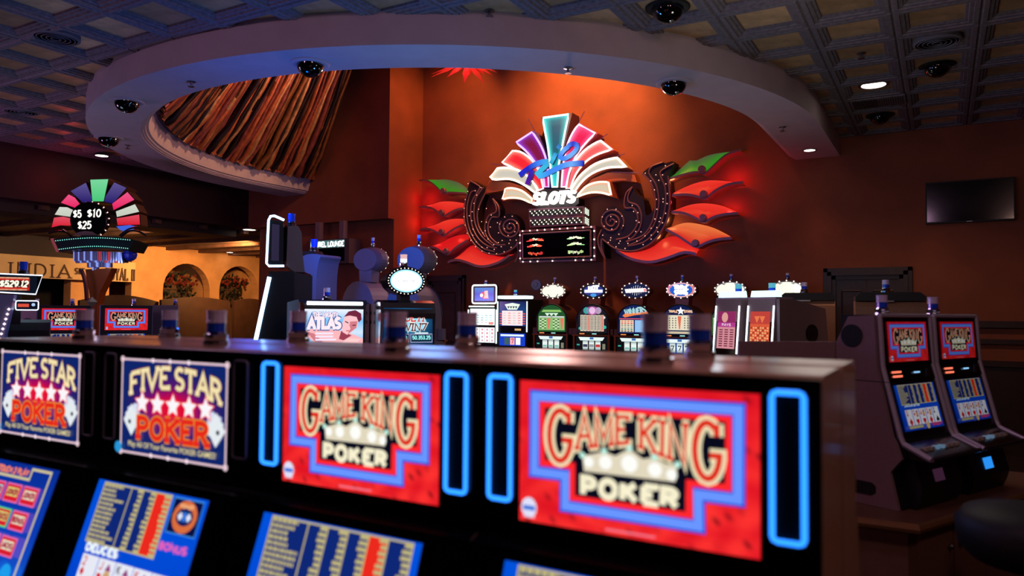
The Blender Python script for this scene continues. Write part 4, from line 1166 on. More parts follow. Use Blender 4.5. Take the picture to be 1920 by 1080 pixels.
def art_draw(w, h, eps=.0003, cardsv=.5, hand=True, side=False):
    A = Art(w, h, eps); k = w / .46
    A.vgrad(0, 0, 1, 1, [(0, 84, 225), (0, 74, 215), (0, 60, 190)]); A.up()
    if side:
        paytable(A, .07, .015, .70, .42, [0, .30, .62], 2, 13, .42)
        A.rect(.73, .02, .97, .24, (8, 16, 70)); A.stroke([(.73, .02), (.97, .02), (.97, .24), (.73, .24)], .004 * k, (70, 150, 240), True); A.up()
        A.disc(.85, .13, .046 * k, (222, 112, 62), 16, .04 * k); A.up(); A.disc(.85, .13, .032 * k, (14, 26, 90), 14, .022 * k); A.up()
        for du in (-.035, .035): A.poly([(.85 + du, .1), (.85 + du - .022, .13), (.85 + du, .16), (.85 + du + .022, .13)], (232, 236, 255))
        A.stroke([(.835, .1), (.865, .16)], .006 * k, (60, 130, 240)); A.stroke([(.865, .1), (.835, .16)], .006 * k, (60, 130, 240)); A.up()
        A.word('POKER', ((.795, .055), (.905, .055), (.905, .075), (.795, .075)), .005 * k, (240, 170, 120), False); A.up()
        A.word('BONUS', ((.72, .31), (.95, .31), (.95, .35), (.72, .35)), .006 * k, (230, 100, 190), False)
        A.word('DEUCES', ((.1, .43), (.4, .43), (.4, .475), (.1, .475)), .008 * k, (240, 250, 255), False); A.up()
    else:
        paytable(A, .07, .012, .955, .44, [0, .2, .4, .6, .78], 3, 13, .28)
        A.word('JACKS OR BETTER', ((.12, .455), (.5, .455), (.5, .485), (.12, .485)), .005 * k, (200, 230, 255), False); A.up()
    hc = [('D', '2', 0), ('H', 'J', 1), ('S', 'K', 1), ('H', 'K', 1), ('H', 'O', 0)] if side else [('D', '5', 0), ('H', 'K', 1), ('H', 'J', 1), ('D', 'K', 1), ('S', '9', 0)]
    if hand:
        for i, (s_, r, f) in enumerate(hc): card(A, .1 + .163 * i, cardsv, .155, .34, s_, r, f)
    A.rect(.08, .9, .42, .96, (190, 180, 130)); A.disc(.55, .93, .02 * k, (220, 190, 120))
    A.up(); A.word('CREDIT', ((.66, .9), (.92, .9), (.92, .95), (.66, .95)), .006 * k, (230, 60, 60), False)
    return A
def art_select(w, h, eps=.0003):
    A = Art(w, h, eps); k = w / .46
    A.vgrad(0, 0, 1, 1, [(8, 46, 150), (10, 62, 185), (20, 90, 215)]); A.up()
    gold = (206, 196, 150)
    A.stroke([(.04, .03), (.26, .03), (.26, .11), (.7, .11), (.7, .03), (.92, .03), (.92, .86), (.04, .86)], .008 * k, gold, True); A.up()
    A.word('TOUCH 2 PLAY', ((.3, .045), (.67, .045), (.67, .085), (.3, .085)), .007 * k, (240, 130, 100), False); A.up()
    for r in range(3):
        for c in range(4):
            u, v = .09 + .205 * c, .17 + .185 * r
            if r == 2 and c != 2: pass
            g = (r == 1 and c == 2)
            A.rect(u - .01, v - .012, u + .17, v + .13, (90, 220, 130) if g else (240, 110, 170)); A.up()
            A.rect(u, v, u + .16, v + .118, (220, 30, 50)); A.up()
            A.rect(u + .015, v + .018, u + .145, v + .085, random.choice([(220, 210, 120), (150, 215, 235), (236, 226, 200)])); A.up()
            A.word(random.choice(['JOKER', 'BONUS', 'DEUCES', 'JACKS']), ((u + .02, v + .035), (u + .14, v + .035), (u + .14, v + .07), (u + .02, v + .07)), .005 * k, (170, 30, 60), False); A.up()
    for c in range(6): A.disc(.12 + .15 * c, .78, .028 * k, (30, 160, 240))
    A.up(); A.stroke([(.04, .9), (.7, .9), (.7, .96), (.04, .96)], .008 * k, (40, 140, 190), True); A.disc(.82, .93, .025 * k, (240, 140, 90))
    return A

# ================================================================== CANDLE LAMP (on top of every machine)
def candle(parent, x, y, z, s=1.0, lens=None, lens2=None):
    root = bpy.data.objects.new('candle_lamp', None); COL.objects.link(root); root.parent = parent; root.location = (x, y, z); root.empty_display_size = .03
    n = 14
    b = MB().lathe([(.036 * s, 0), (.036 * s, .012 * s), (.031 * s, .014 * s), (.033 * s, .03 * s), (.027 * s, .034 * s), (.027 * s, .038 * s)], n)
    b.build('candle_base', CHROME, root)
    MB().lathe([(.0255 * s, .038 * s), (.0255 * s, .064 * s)], n).build('lower_lens', lens2 or LENS_BLUE, root, smooth=False)
    MB().lathe([(.0275 * s, .064 * s), (.0275 * s, .068 * s), (.0262 * s, .069 * s), (.0262 * s, .093 * s), (.0275 * s, .094 * s), (.027 * s, .1 * s)], n).build('upper_lens', lens or LENS_LAV, root, smooth=False)
    return root

# ================================================================== FOREGROUND BANK
NEONB = emit('blue_neon_strip', (40, 130, 255), 2.2)
NEOFF = mat('unlit_strip', (130, 124, 146), .4)
PW = .655
def poker_front(xc, label, upper, lower, neon):
    root = thing('poker_machine', label, 'slot machine', (xc, 1.30, 0), 0, 'poker machines of the near bank')
    hw = PW / 2 - .0025
    prof = [(.27, 0), (.27, 1.535), (.262, 1.547), (.25, 1.551), (.02, 1.551), (.008, 1.548), (.002, 1.54), (0, 1.205), (-.035, 1.19), (-.20, .735), (-.40, .70), (-.41, .66), (-.38, .62), (-.12, .56), (-.1, 0)]
    MB().prismx(prof, -hw, hw).build('cabinet', BEIGE, root)
    bz = MB().box(-.3245, .3245, -.006, .002, 1.20, 1.5455).build('front_bezel', BLACK, root)
    MB().box(-.302, .302, -.0075, -.006, 1.232, 1.534).build('front_glass', DARKGLASS, bz)
    upper(.46, .274).place('upper_screen', root, 0, -.0085, 1.3805, 0, 1.0)
    for sx in (-1, 1):
        cx = sx * .2745
        pts = [(p[0], -.012, p[1]) for p in rrect(cx - .025, cx + .025, 1.279, 1.523, .008, 2)]
        MB().tube(pts, .0048 if neon else .0035, 6, True).build('light_strip', NEONB if neon else NEOFF, root)
        MB().box(cx - .02, cx + .02, -.0095, -.0085, 1.284, 1.518).build('speaker_slot', BLACKM, root)
    t = math.radians(19.5)
    MB().prismx([(-.006, 1.188), (-.006, 1.202), (.0, 1.207), (-.037, 1.195), (-.043, 1.187)], -.3245, .3245).build('mid_rail', BLACK, root)
    # sloped lower panel
    c, s = math.cos(t), math.sin(t)
    def sl(u, d): return (-.037 - s * u - c * d, 1.192 - c * u + s * d)       # u down the slope, d proud of it
    MB().prismx([sl(-.002, 0), sl(.47, 0), sl(.47, .018), sl(-.002, .018)], -.3245, .3245).build('lower_bezel', BLACK, root)
    yy, zz = sl(.02 + .19, .0195)
    lower(.46, .38).place('lower_screen', root, 0, yy, zz, t, .95)
    dk = MB().prismx([(-.215, .748), (-.40, .716), (-.40, .70), (-.215, .735)], -.3, .3).build('button_deck', BLACK, root)
    for i in range(8):
        MB().box(-.26 + i * .068, -.215 + i * .068, -.34, -.3, .712, .738).build('play_button', mat('button_cream', (200, 195, 180), .4), dk)
    candle(root, .0, .13, 1.551)
    return root
x4 = -.495
poker_front(x4, 'nearest red GAME KING POKER machine at the right end of the bank, blue light strips', art_gk, lambda w, h: art_draw(w, h), True)
poker_front(x4 - PW, 'red GAME KING POKER machine second from the right of the near bank', art_gk, lambda w, h: art_draw(w, h), True)
poker_front(x4 - 2 * PW, 'blue FIVE STAR POKER machine showing a hand of playing cards below', art_five_star, lambda w, h: art_draw(w, h, side=True), False)
poker_front(x4 - 3 * PW, 'blue FIVE STAR POKER machine at the left edge with a game menu below', art_five_star, art_select, False)
def poker_rear(xc, label):
    root = thing('poker_machine', label, 'slot machine', (xc, 1.835, 0), PI, 'poker machines backing the near bank')
    hw = PW / 2 - .0025
    prof = [(.25, 0), (.25, 1.535), (.243, 1.547), (.23, 1.551), (.02, 1.551), (.008, 1.548), (.002, 1.54), (0, 1.205), (-.035, 1.19), (-.20, .735), (-.40, .70), (-.41, .66), (-.38, .62), (-.12, .56), (-.1, 0)]
    MB().prismx(prof, -hw, hw).build('cabinet', BEIGE, root)
    MB().box(-.3085, .3085, -.006, .002, 1.21, 1.54).build('front_bezel', BLACK, root)
    art_gk(.46, .274, fine=False).place('upper_screen', root, 0, -.0085, 1.3805, 0, .9)
    candle(root, .0, .09, 1.551)
for k in range(4):
    poker_rear(x4 - k * PW, ['machine back-to-back behind the nearest GAME KING machine, chrome lamp on top', 'machine back-to-back behind the second GAME KING machine, chrome lamp on top', 'machine back-to-back behind the FIVE STAR machine with cards, chrome lamp on top', 'machine back-to-back behind the leftmost FIVE STAR machine, chrome lamp on top'][k])
# ================================================================== ROUND-TOP MACHINES ALONG THE WALL
def art_arch(kind, w, h, eps=.0006):
    """arched pay glass; drawn inside an arch outline"""
    A = Art(w, h, eps)
    bgc = {'green': (34, 84, 40), 'black': (22, 20, 30), 'blue': (16, 34, 92), 'stars': (14, 26, 72)}[kind]
    ar = [(0, 1), (1, 1), (1, .5)] + [(.5 + .5 * math.cos(PI * k / 16), .5 - .5 * math.sin(PI * k / 16)) for k in range(1, 16)] + [(0, .5)]
    A.poly(ar, bgc); A.up()
    if kind == 'green':
        A.poly([(.2, .18), (.8, .18), (.86, .26), (.14, .26)], (150, 205, 110)); A.rect(.04, .42, .96, .94, (140, 190, 120)); A.up()
        for u in (.35, .5, .65): A.poly([(u, .42), (u - .09, .3), (u + .09, .3)], (220, 250, 225))
        for u in (.06, .53): A.rect(u, .42, u + .41, .46, (230, 225, 240))
        A.up()
        for u in (.06, .53):
            for c in range(3): 
                for r in range(7): A.rect(u + .02 + .085 * c, .52 + .055 * r, u + .075 + .085 * c, .555 + .055 * r, (232, 240, 205) if (r + c) % 2 else (60, 80, 60))
            A.poly([(u + .28, .5), (u + .41, .5), (u + .36, .9), (u + .32, .9)], (235, 120, 100))
    elif kind == 'black':
        A.disc(.5, .2, .1, (190, 90, 170), 14, .06); A.disc(.3, .2, .05, (50, 160, 160), 10); A.disc(.7, .2, .05, (180, 160, 190), 10); A.up()
        A.disc(.5, .2, .05, (235, 190, 230), 12); A.disc(.08, .85, .02, (40, 180, 160)); A.disc(.92, .8, .025, (40, 190, 170)); A.disc(.9, .45, .02, (220, 220, 220))
        for c in range(7):
            A.rect(.1 + .115 * c, .36, .2 + .115 * c, .95, (226, 215, 195) if c not in (2, 6) else (236, 190, 170))
        A.up()
        for c in range(7):
            for r in range(12): A.rect(.12 + .115 * c, .39 + .045 * r, .18 + .115 * c, .415 + .045 * r, (60, 50, 60) if c not in (2, 6) else (190, 60, 50))
    elif kind == 'blue':
        A.poly([(.12, .38), (.2, .3), (.9, .22), (.95, .3), (.5, .36), (.2, .44)], (245, 130, 70)); A.word('WINNERS', ((.18, .16), (.85, .06), (.88, .25), (.2, .33)), .022, (170, 215, 220), False); A.rect(.02, .47, .98, .5, (235, 90, 110)); A.rect(.05, .53, .48, .95, (238, 226, 200)); A.rect(.52, .53, .95, .95, (150, 195, 240)); A.up()
        for r in range(6):
            for c in range(4): A.rect(.08 + .1 * c, .55 + .07 * r, .15 + .1 * c, .59 + .07 * r, [(230, 110, 60), (220, 60, 50), (120, 120, 110), (150, 150, 140), (40, 110, 110), (60, 60, 60)][r])
    else:
        A.star(.52, .2, .06, (250, 250, 255)); A.word('TRIPLE', ((.17, .18), (.42, .18), (.42, .25), (.17, .25)), .012, (240, 190, 150), False); A.word('STARS', ((.62, .18), (.86, .18), (.86, .25), (.62, .25)), .012, (240, 190, 150), False)
        A.rect(.13, .34, .9, .86, (232, 222, 196)); A.rect(.06, .9, .95, .98, (206, 190, 160))
        for r in range(7): A.rect(.02, .44 + .07 * r, .11, .475 + .07 * r, (236, 180, 170)); A.rect(.92, .44 + .07 * r, .99, .475 + .07 * r, (236, 180, 170))
        A.up()
        for c in (0, 1, 2, 5, 6, 7):
            for r in range(5): A.disc(.19 + .09 * c, .45 + .08 * r, .009, (50, 45, 50), 6)
        A.poly([(.43, .38), (.54, .38), (.5, .82), (.47, .82)], (225, 110, 80))
    return A
def art_reels(w, h, kind, eps=.0006):
    A = Art(w, h, eps); A.rect(0, 0, 1, 1, {'green': (12, 14, 12), 'black': (12, 12, 16), 'blue': (12, 12, 14), 'stars': (16, 60, 150)}[kind]); A.up()
    A.poly([(.08, .04), (.9, .04), (.84, .28), (.14, .28)], (236, 252, 250)); A.up(); A.rect(.44, .05, .56, .2, (60, 110, 180))
    for c in range(3):
        A.vgrad(.22 + .2 * c, .3, .38 + .2 * c, .95, [(160, 180, 180), (240, 250, 245), (225, 238, 235), (130, 150, 150)]); A.up()
        if kind == 'stars': A.word('7', ((.255 + .2 * c, .5), (.345 + .2 * c, .5), (.345 + .2 * c, .8), (.255 + .2 * c, .8)), .012, (30, 60, 70), False)
        elif kind == 'black': A.rect(.23 + .2 * c, .55, .37 + .2 * c, .75, [(60, 60, 90), (150, 150, 150), (200, 60, 60)][c])
        else: A.rect(.24 + .2 * c, .7, .36 + .2 * c, .8, (110, 190, 170))
    A.rect(.84, .5, .93, .9, (130, 130, 110)); A.rect(.03, .55, .12, .65, (60, 170, 150))
    return A
def art_oval(kind, w, h, eps=.0008):
    A = Art(w, h, eps)
    ov = lambda a, b, n=28: [(.5 + a * math.cos(2 * PI * k / n), .5 + b * math.sin(2 * PI * k / n)) for k in range(n)]
    if kind == 'green':
        A.poly(ov(.5, .5), (120, 116, 110)); A.up(); A.poly(ov(.46, .46), (250, 248, 225)); A.up()
        for sx in (-1, 1): A.poly([(.5 + sx * .1, .95), (.5 + sx * .2, .72), (.5 + sx * .23, .74), (.5 + sx * .16, .93)], (70, 70, 70)); A.poly([(.5 + sx * .12, .08), (.5 + sx * .28, .12), (.5 + sx * .2, .2)], (120, 120, 115))
    elif kind == 'black':
        A.poly(ov(.5, .5), (14, 12, 18)); A.up(); A.poly(ov(.4, .4), (40, 50, 130)); A.up(); A.rect(.14, .42, .86, .64, (250, 250, 255)); A.word('HOT', ((.3, .16), (.7, .16), (.7, .42), (.3, .42)), .03, (255, 255, 255), False); A.up(); A.disc(.5, .82, .05, (70, 150, 220), 10, .025)
    elif kind == 'blue':
        A.poly(ov(.5, .5), (22, 28, 60)); A.up()
        for k in range(11):
            u = .06 + .08 * k; A.poly([(u, .9 - abs(u - .5) * .9), (u + .05, .1 + abs(u - .5) * .9), (u + .065, .1 + abs(u - .5) * .9), (u + .015, .9 - abs(u - .5) * .9)], (210, 215, 235))
        A.up(); A.poly([(.1, .4), (.88, .34), (.93, .6), (.14, .68)], (255, 240, 238)); A.up(); A.poly([(.8, .4), (.9, .38), (.92, .55), (.82, .6)], (250, 150, 150))
    else:
        A.poly(ov(.5, .5), (225, 170, 165)); A.up()
        for k in range(6): A.rect(.03 + .01 * k, .2 + .1 * k, .97 - .01 * k, .25 + .1 * k, (200, 60, 60))
        A.up(); A.poly(ov(.4, .42), (30, 90, 190)); A.up(); A.word('TRIPLE', ((.26, .2), (.74, .2), (.74, .44), (.26, .44)), .03, (255, 255, 255), False); A.word('STARS', ((.28, .54), (.72, .54), (.72, .8), (.28, .8)), .03, (255, 255, 255), False)
    return A
BROWNC = mat('brown_machine_shell', (98, 56, 44), .4, noise=.1, nscale=20)
DKTRIM = mat('dark_trim', (60, 48, 48), .4, .4)
def round_top(name, label, kind, loc, rotz, shell=BROWNC, group='round-top slot machines along the wall', base=0.0, strength=1.0, backonly=False):
    root = thing(name, label, 'slot machine', loc, rotz, group)
    hw = .26
    archp = lambda s, zs=1.53: [(-hw * s, 1.33)] + [(-hw * s * math.cos(PI * k / 18), zs + hw * s * .98 * math.sin(PI * k / 18)) for k in range(19)] + [(hw * s, 1.33)]
    B = base
    up = lambda pl: [(x, z + B) for x, z in pl]
    MB().prism(up(archp(1.0)), .0, .42).build('arched_body', shell, root)
    MB().box(-.29, .29, -.02, .42, 0, 1.33 + B).build('cabinet', BLACKM if shell is BROWNC else shell, root)
    if backonly:
        pass
    ap = archp(1.0)[1:-1]
    MB().tube([(x, -.004, z + B) for x, z in ap], .012, 5).build('arch_trim', DKTRIM, root)
    g = MB().prism(up(archp(.93)), -.004, .0).build('glass_backing', BLACK, root)
    art_arch(kind, .47, .40).place('pay_glass', root, 0, -.006, 1.575 + B, 0, strength)
    MB().box(-.3, .3, -.07, .0, 1.325 + B, 1.34 + B).build('deck_ledge', COPPER, root)
    dsp = MB().box(-.24, .24, -.012, .0, 1.342 + B, 1.372 + B).build('display_strip', BLACK, root)
    MB().box(-.2, -.12, -.014, -.012, 1.35 + B, 1.362 + B).build('credit_digits', emit('orange_digits', (255, 150, 80), 1.2), dsp)
    MB().box(.0, .07, -.014, -.012, 1.35 + B, 1.362 + B).build('win_digits', emit('cyan_digits', (170, 240, 235), 1.2), dsp)
    for sx in (-1, 1):
        MB().box(sx * .3 - .03, sx * .3 + .03, .02, .1, 1.34 + B, 1.43 + B).build('side_lug', shell, root)
    art_reels(.50, .2, kind).place('reel_window', root, 0, -.024, 1.215 + B, 0, strength)
    for sx in (-1, 1): MB().box(sx * .275 - .015, sx * .275 + .015, -.05, -.02, 1.1 + B, 1.325 + B).build('reel_frame', COPPER, root)
    MB().prism([(-.09, 1.78 + B), (.09, 1.78 + B), (.1, 1.89 + B), (-.1, 1.89 + B)], .08, .26).build('neck', COPPER if shell is BROWNC else shell, root)
    tp = MB(); n = 28; rings = [(.0, 1.0), (.04, 1.02), (.14, 1.0), (.2, .92), (.235, .86)]
    for y, sc in rings:
        for k in range(n):
            tp.v.append((.215 * sc * math.cos(2 * PI * k / n), .04 + y, 1.985 + B + .118 * sc * math.sin(2 * PI * k / n)))
    for i in range(len(rings) - 1):
        for k in range(n):
            l = (k + 1) % n; tp.f.append([i * n + k, i * n + l, (i + 1) * n + l, (i + 1) * n + k]); tp.m.append(0); tp.c.append(None)
    tp.f.append(list(range(n - 1, -1, -1))); tp.m.append(0); tp.c.append(None); tp.f.append([4 * n + k for k in range(n)]); tp.m.append(0); tp.c.append(None)
    topper = tp.build('oval_topper', shell, root)
    art_oval(kind, .40, .20).place('topper_face', topper, 0, .036, 1.985 + B, 0, strength * 1.15)
    m = MB()
    for k in range(14): m.octa((.205 * math.cos(2 * PI * (k + .5) / 14), .03, 1.985 + B + .11 * math.sin(2 * PI * (k + .5) / 14)), .0105)
    m.build('topper_bulbs', BULB, topper)['kind'] = 'stuff'
    MB().lathe([(.02, 2.09 + B), (.015, 2.12 + B)], 8, (0, .1, 0)).build('lamp_post', CHROME, root)
    candle(root, 0, .1, 2.115 + B, .8)
    return root
WYM = 10.0
kinds = ['green', 'black', 'blue', 'stars', 'green', 'green']
labs = ['round-top machine with green pay glass, first of the round-tops beside the wall fixture', 'round-top machine with dark pay glass and HOT on its oval, second from the wall fixture', 'round-top machine with white streak on a striped oval, third from the wall fixture', 'round-top machine with TRIPLE STARS on oval and glass, fourth along the wall',
        'round-top machine with pale lit oval, half hidden behind the slanted neon-edged machine', 'round-top machine showing only its pale oval above the neon-edged pair']
for k in range(6):
    px = [1037, 1113, 1191.5, 1277, 1369, 1475][k]
    x = onY(px, 546, WYM + .04).x
    round_top('round_top_machine', labs[k], kinds[k], (x, WYM, 0), 0)
# the two upright machines at the left end of the wall row
def upright(name, label, x, kind):
    root = thing(name, label, 'slot machine', (x, WYM, 0), 0, 'upright machines along the wall')
    NW = emit('white_green_neon', (225, 255, 240), 2.2); NC = emit('white_blue_neon', (215, 240, 255), 2.2)
    MB().box(-.27, .27, .0, .5, 0, 1.74 if kind else 1.86).build('cabinet', BLACKM, root)
    if kind == 1:
        scr = MB().prism(rrect(-.225, .225, 1.80, 2.09, .03), .05, .12).build('top_monitor', BLACK, root)
        MB().box(-.06, .06, .06, .14, 1.72, 1.81).build('monitor_neck', BLACKM, root)
        MB().tube([(p[0], .045, p[1]) for p in rrect(-.225, .225, 1.80, 2.09, .035)], .013, 6, True).build('monitor_neon', NW, scr)
        A = Art(.36, .21, .0006); A.vgrad(0, 0, 1, 1, [(60, 130, 200), (20, 70, 190), (40, 110, 220)]); A.up(); A.disc(.42, .55, .045, (230, 60, 60)); A.poly([(.5, .25), (.68, .22), (.72, .85), (.46, .85)], (240, 200, 180)); A.up(); A.disc(.36, .58, .03, (250, 235, 225)); A.stroke([(.5, .3), (.45, .82), (.7, .82)], .01, (210, 40, 40))
        A.place('monitor_screen', scr, 0, .046, 1.945, 0, 1.1)
        MB().tube([(-.25, -.01, 1.75), (.22, -.01, 1.75)], .011, 6).build('neon_bar', NW, root)
        A = Art(.46, .26, .0006); A.rect(0, 0, 1, 1, (236, 250, 246)); A.up(); A.rect(.05, .05, .95, .3, (250, 245, 250))
        for r in range(4):
            for c in range(5): A.rect(.1 + .17 * c, .38 + .14 * r, .2 + .17 * c, .44 + .14 * r, random.choice([(150, 190, 190), (180, 220, 215), (210, 190, 190)]))
        A.rect(.76, .8, .94, .96, (235, 130, 120)); A.place('upper_glass', root, 0, -.004, 1.585, 0, 1.25)
        A = Art(.46, .24, .0006); A.rect(0, 0, 1, 1, (240, 240, 246)); A.up()
        for c in range(5):
            for r in range(4): A.disc(.1 + .2 * c, .14 + .24 * r, .016, random.choice([(220, 120, 130), (225, 170, 175), (190, 150, 170)]), 8)
        for c in range(4): A.stroke([(.2 + .2 * c, 0), (.2 + .2 * c, 1)], .004, (90, 110, 120))
        A.place('lower_glass', root, 0, -.004, 1.30, 0, 1.2)
        for sx in (-1, 1): MB().tube([(sx * .262, -.01, 1.17), (sx * .262, -.01, 1.70)], .012, 6).build('side_neon', NW, root)
        candle(root, .0, .09, 2.09, .8)
    else:
        MB().prism(rrect(-.26, .26, 1.87, 1.92, .02), -.02, .2).build('lit_cap', emit('cyan_white_cap', (205, 235, 250), 1.7), root)
        A = Art(.46, .38, .0006); A.vgrad(0, 0, 1, 1, [(16, 30, 80), (20, 70, 130), (30, 60, 130)]); A.up(); A.poly([(.2, .12), (.5, .06), (.8, .12), (.68, .34), (.32, .34)], (225, 240, 225)); A.up()
        for u in (.35, .45, .55, .65): A.poly([(u, .3), (u - .05, .2), (u + .05, .2)], (50, 70, 70))
        for r in range(5): A.rect(0, .48 + .1 * r, 1, .53 + .1 * r, (220, 90, 90))
        A.up(); A.rect(.1, .38, .9, .98, (246, 222, 222)); A.up()
        for c in range(4): 
            for r in range(5): A.rect(.15 + .19 * c, .46 + .1 * r, .25 + .19 * c, .5 + .1 * r, (225, 150, 150) if c in (1, 3) else (210, 200, 200))
        A.place('upper_glass', root, 0, -.004, 1.64, 0, 1.15)
        A = Art(.46, .19, .0006); A.rect(0, 0, 1, 1, (24, 60, 190)); A.up(); A.rect(.05, .08, .95, .24, (220, 235, 255))
        for c in range(3): A.rect(.2 + .22 * c, .34, .38 + .22 * c, .92, [(60, 90, 90), (235, 170, 175), (240, 240, 245)][c])
        A.up(); A.word('7', ((.47, .45), (.56, .45), (.56, .8), (.47, .8)), .012, (200, 40, 50), False); A.place('reel_window', root, 0, -.004, 1.24, 0, 1.15)
        MB().box(-.2, .2, -.01, .0, 1.36, 1.43).build('display_strip', BLACK, root); MB().box(.05, .16, -.013, -.01, 1.38, 1.41).build('bill_slot', emit('amber_slot', (230, 180, 120), .9), root)
        for sx in (-1, 1): MB().tube([(sx * .262, -.01, 1.36), (sx * .262, -.01, 1.83)], .011, 6).build('side_neon', NC, root)
        candle(root, .0, .09, 1.92, .9, emit('cyan_lens', (90, 190, 210), .8))
upright('video_slot_machine', 'tall white-lit machine with a small rounded top monitor, leftmost on the wall', onY(905, 560, WYM).x, 1)
upright('video_slot_machine', 'blue machine with red-and-white pay glass, between the top-monitor machine and the round-tops', onY(961, 560, WYM).x, 0)

# ================================================================== BACKS OF TALL ROUND-TOP MACHINES (left of centre)
for k, (px, py, D, lab) in enumerate(((686, 487, 8.7, 'round-top machine seen from behind, left of the white oval sign'), (772, 487, 7.7, 'round-top machine seen from behind, right behind the white oval sign'))):
    p = atD(px, py, D)
    s = 1.0
    r = round_top('round_top_machine', lab, 'black', (p.x, p.y + .2, 0), PI, GREYLAM, 'round-top machines seen from behind', p.z / 1.28 - 1.985, 1.0)
    r.scale = (.94, .8, 1.28)
# hooded machine seen from behind, beside the tall dark machine
HD = 7.6
p = atD(590, 600, HD)
root = thing('hooded_machine', 'blue-lit curved hood of a machine seen from behind, right of the tall dark machine', 'slot machine', (p.x, p.y, 0), 0)
def HP(cx, cy):
    q = onY(480 + cx / 4.32, 390 + cy / 4.32, p.y); return (q.x - p.x, q.z)
hp = cat_rom([HP(*c) for c in [(485, 740), (490, 560), (505, 440), (522, 385), (470, 372), (400, 380), (352, 415), (338, 460), (360, 500), (420, 530), (452, 560), (455, 740)]], 4)
hp = hp + [(hp[-1][0], 0), (hp[0][0], 0)]
zt = HP(420, 378)[1]; cxh = HP(420, 378)[0]
MB().prism(hp, 0, .3).build('hood', GREYLAM, root)
MB().prism([HP(345, 375), HP(470, 378), HP(450, 345), HP(365, 350)], .03, .15).build('lamp_collar', BLACKM, root)
candle(root, HP(420, 350)[0], .09, HP(420, 350)[1], 1.3, LENS_BLUE)

# ================================================================== TALL DARK MACHINE WITH WHITE NEON EDGES
TD = 6.3
p = atD(552, 508, TD)
TS = TD / 5.2
ty = lambda pts: [(y * TS, 0 if z == 0 else 1.65 + (z - 1.65) * TS) for y, z in pts]
tt = lambda pts: [(x, y * TS, 1.65 + (z - 1.65) * TS) for x, y, z in pts]
root = thing('curved_screen_machine', 'tall black machine with white-blue neon edges, facing left', 'slot machine', (p.x, p.y, 0), math.radians(-44))
NEW = emit('white_blue_edge_neon', (150, 200, 255), 7)
# local: x to the right of its front, y depth; its right side (x = 0) faces the room
MB().prismx(ty([(-.30, 0), (-.30, 1.2), (-.225, 1.5), (-.17, 1.86), (-.17, 1.925), (0, 1.93), (0, 0)]), -.55, 0).build('cabinet', BLACKM, root)
MB().prismx(ty([(0, 0), (0, 1.925), (.123, 1.90), (.123, 0)]), -.55, -.01).build('rear_cabinet', mat('dark_brown_laminate', (60, 44, 42), .5), root)
top = MB().prismx(ty([(-.172, 1.985), (-.172, 2.285), (-.08, 2.275), (-.075, 1.97)]), -.57, .0).build('top_screen', BLACKM, root)
MB().prismx(ty([(-.055, 1.97), (-.05, 2.245), (.02, 2.25), (.045, 2.2), (.05, 2.08), (.07, 1.925), (0, 1.925)]), -.5, -.01).build('top_shell', mat('brown_grey_shell', (120, 92, 84), .45), root)
MB().prismx(ty([(-.08, 2.0), (-.08, 2.24), (-.05, 2.24), (-.05, 2.0)]), -.5, -.03).build('screen_hinge', BLACK, root)
MB().prismx(ty([(-.155, 2.0), (-.155, 2.255), (-.105, 2.25), (-.105, 2.0)]), 0, .004).build('side_plate', mat('grey_side_plate', (112, 96, 110), .4), top)
MB().tube(tt([(.0, -.075, 2.285), (.0, -.14, 2.312), (.0, -.165, 2.308), (.0, -.178, 2.28), (.0, -.186, 1.98), (.0, -.17, 1.962), (.0, -.07, 1.965)]), .0085 * TS, 6).build('neon_edge', NEW, top)
MB().tube(tt([(.0, -.165, 1.885), (.0, -.2, 1.7), (.0, -.242, 1.475), (.0, -.3, 1.2)]), .0155 * TS, 6).build('neon_edge', NEW, root)
MB().tube(tt([(-.55, -.165, 1.885), (-.55, -.2, 1.7), (-.55, -.242, 1.475), (-.55, -.3, 1.2)]), .0155 * TS, 6).build('neon_edge', NEW, root)
A = Art(.5, .3, .0006); A.vgrad(0, 0, 1, 1, [(20, 40, 120), (60, 120, 220), (30, 40, 150)]); A.place('main_screen', root, -.275, -.212 * TS - .002, 1.65 + .05 * TS, .18, .9)
MB().lathe([(.035, 0), (.033, .025), (.026, .03)], 10, (-.1, -.025 * TS, 1.65 + .585 * TS)).build('lamp_collar', BLACKM, root)
candle(root, -.1, -.025 * TS, 1.65 + .6 * TS, 1.1, LENS_BLUE)
light('edge_neon_light', 'POINT', tuple(Vector((p.x, p.y, 2.6)) + Vector((-.3, -.15, 0))), (0, .12, 1), 20, .12)
light('soffit_blue_fill', 'POINT', (-3.4, 4.65, 2.4), (.12, .4, 1), 28, .15)  # added blue light for the bright patch under the soffit
light('edge_neon_light', 'SPOT', (-5.05, 4.9, 2.5), (0, .12, 1), 75, .1, (-5.45, 6.5, 2.2), 100, .6)

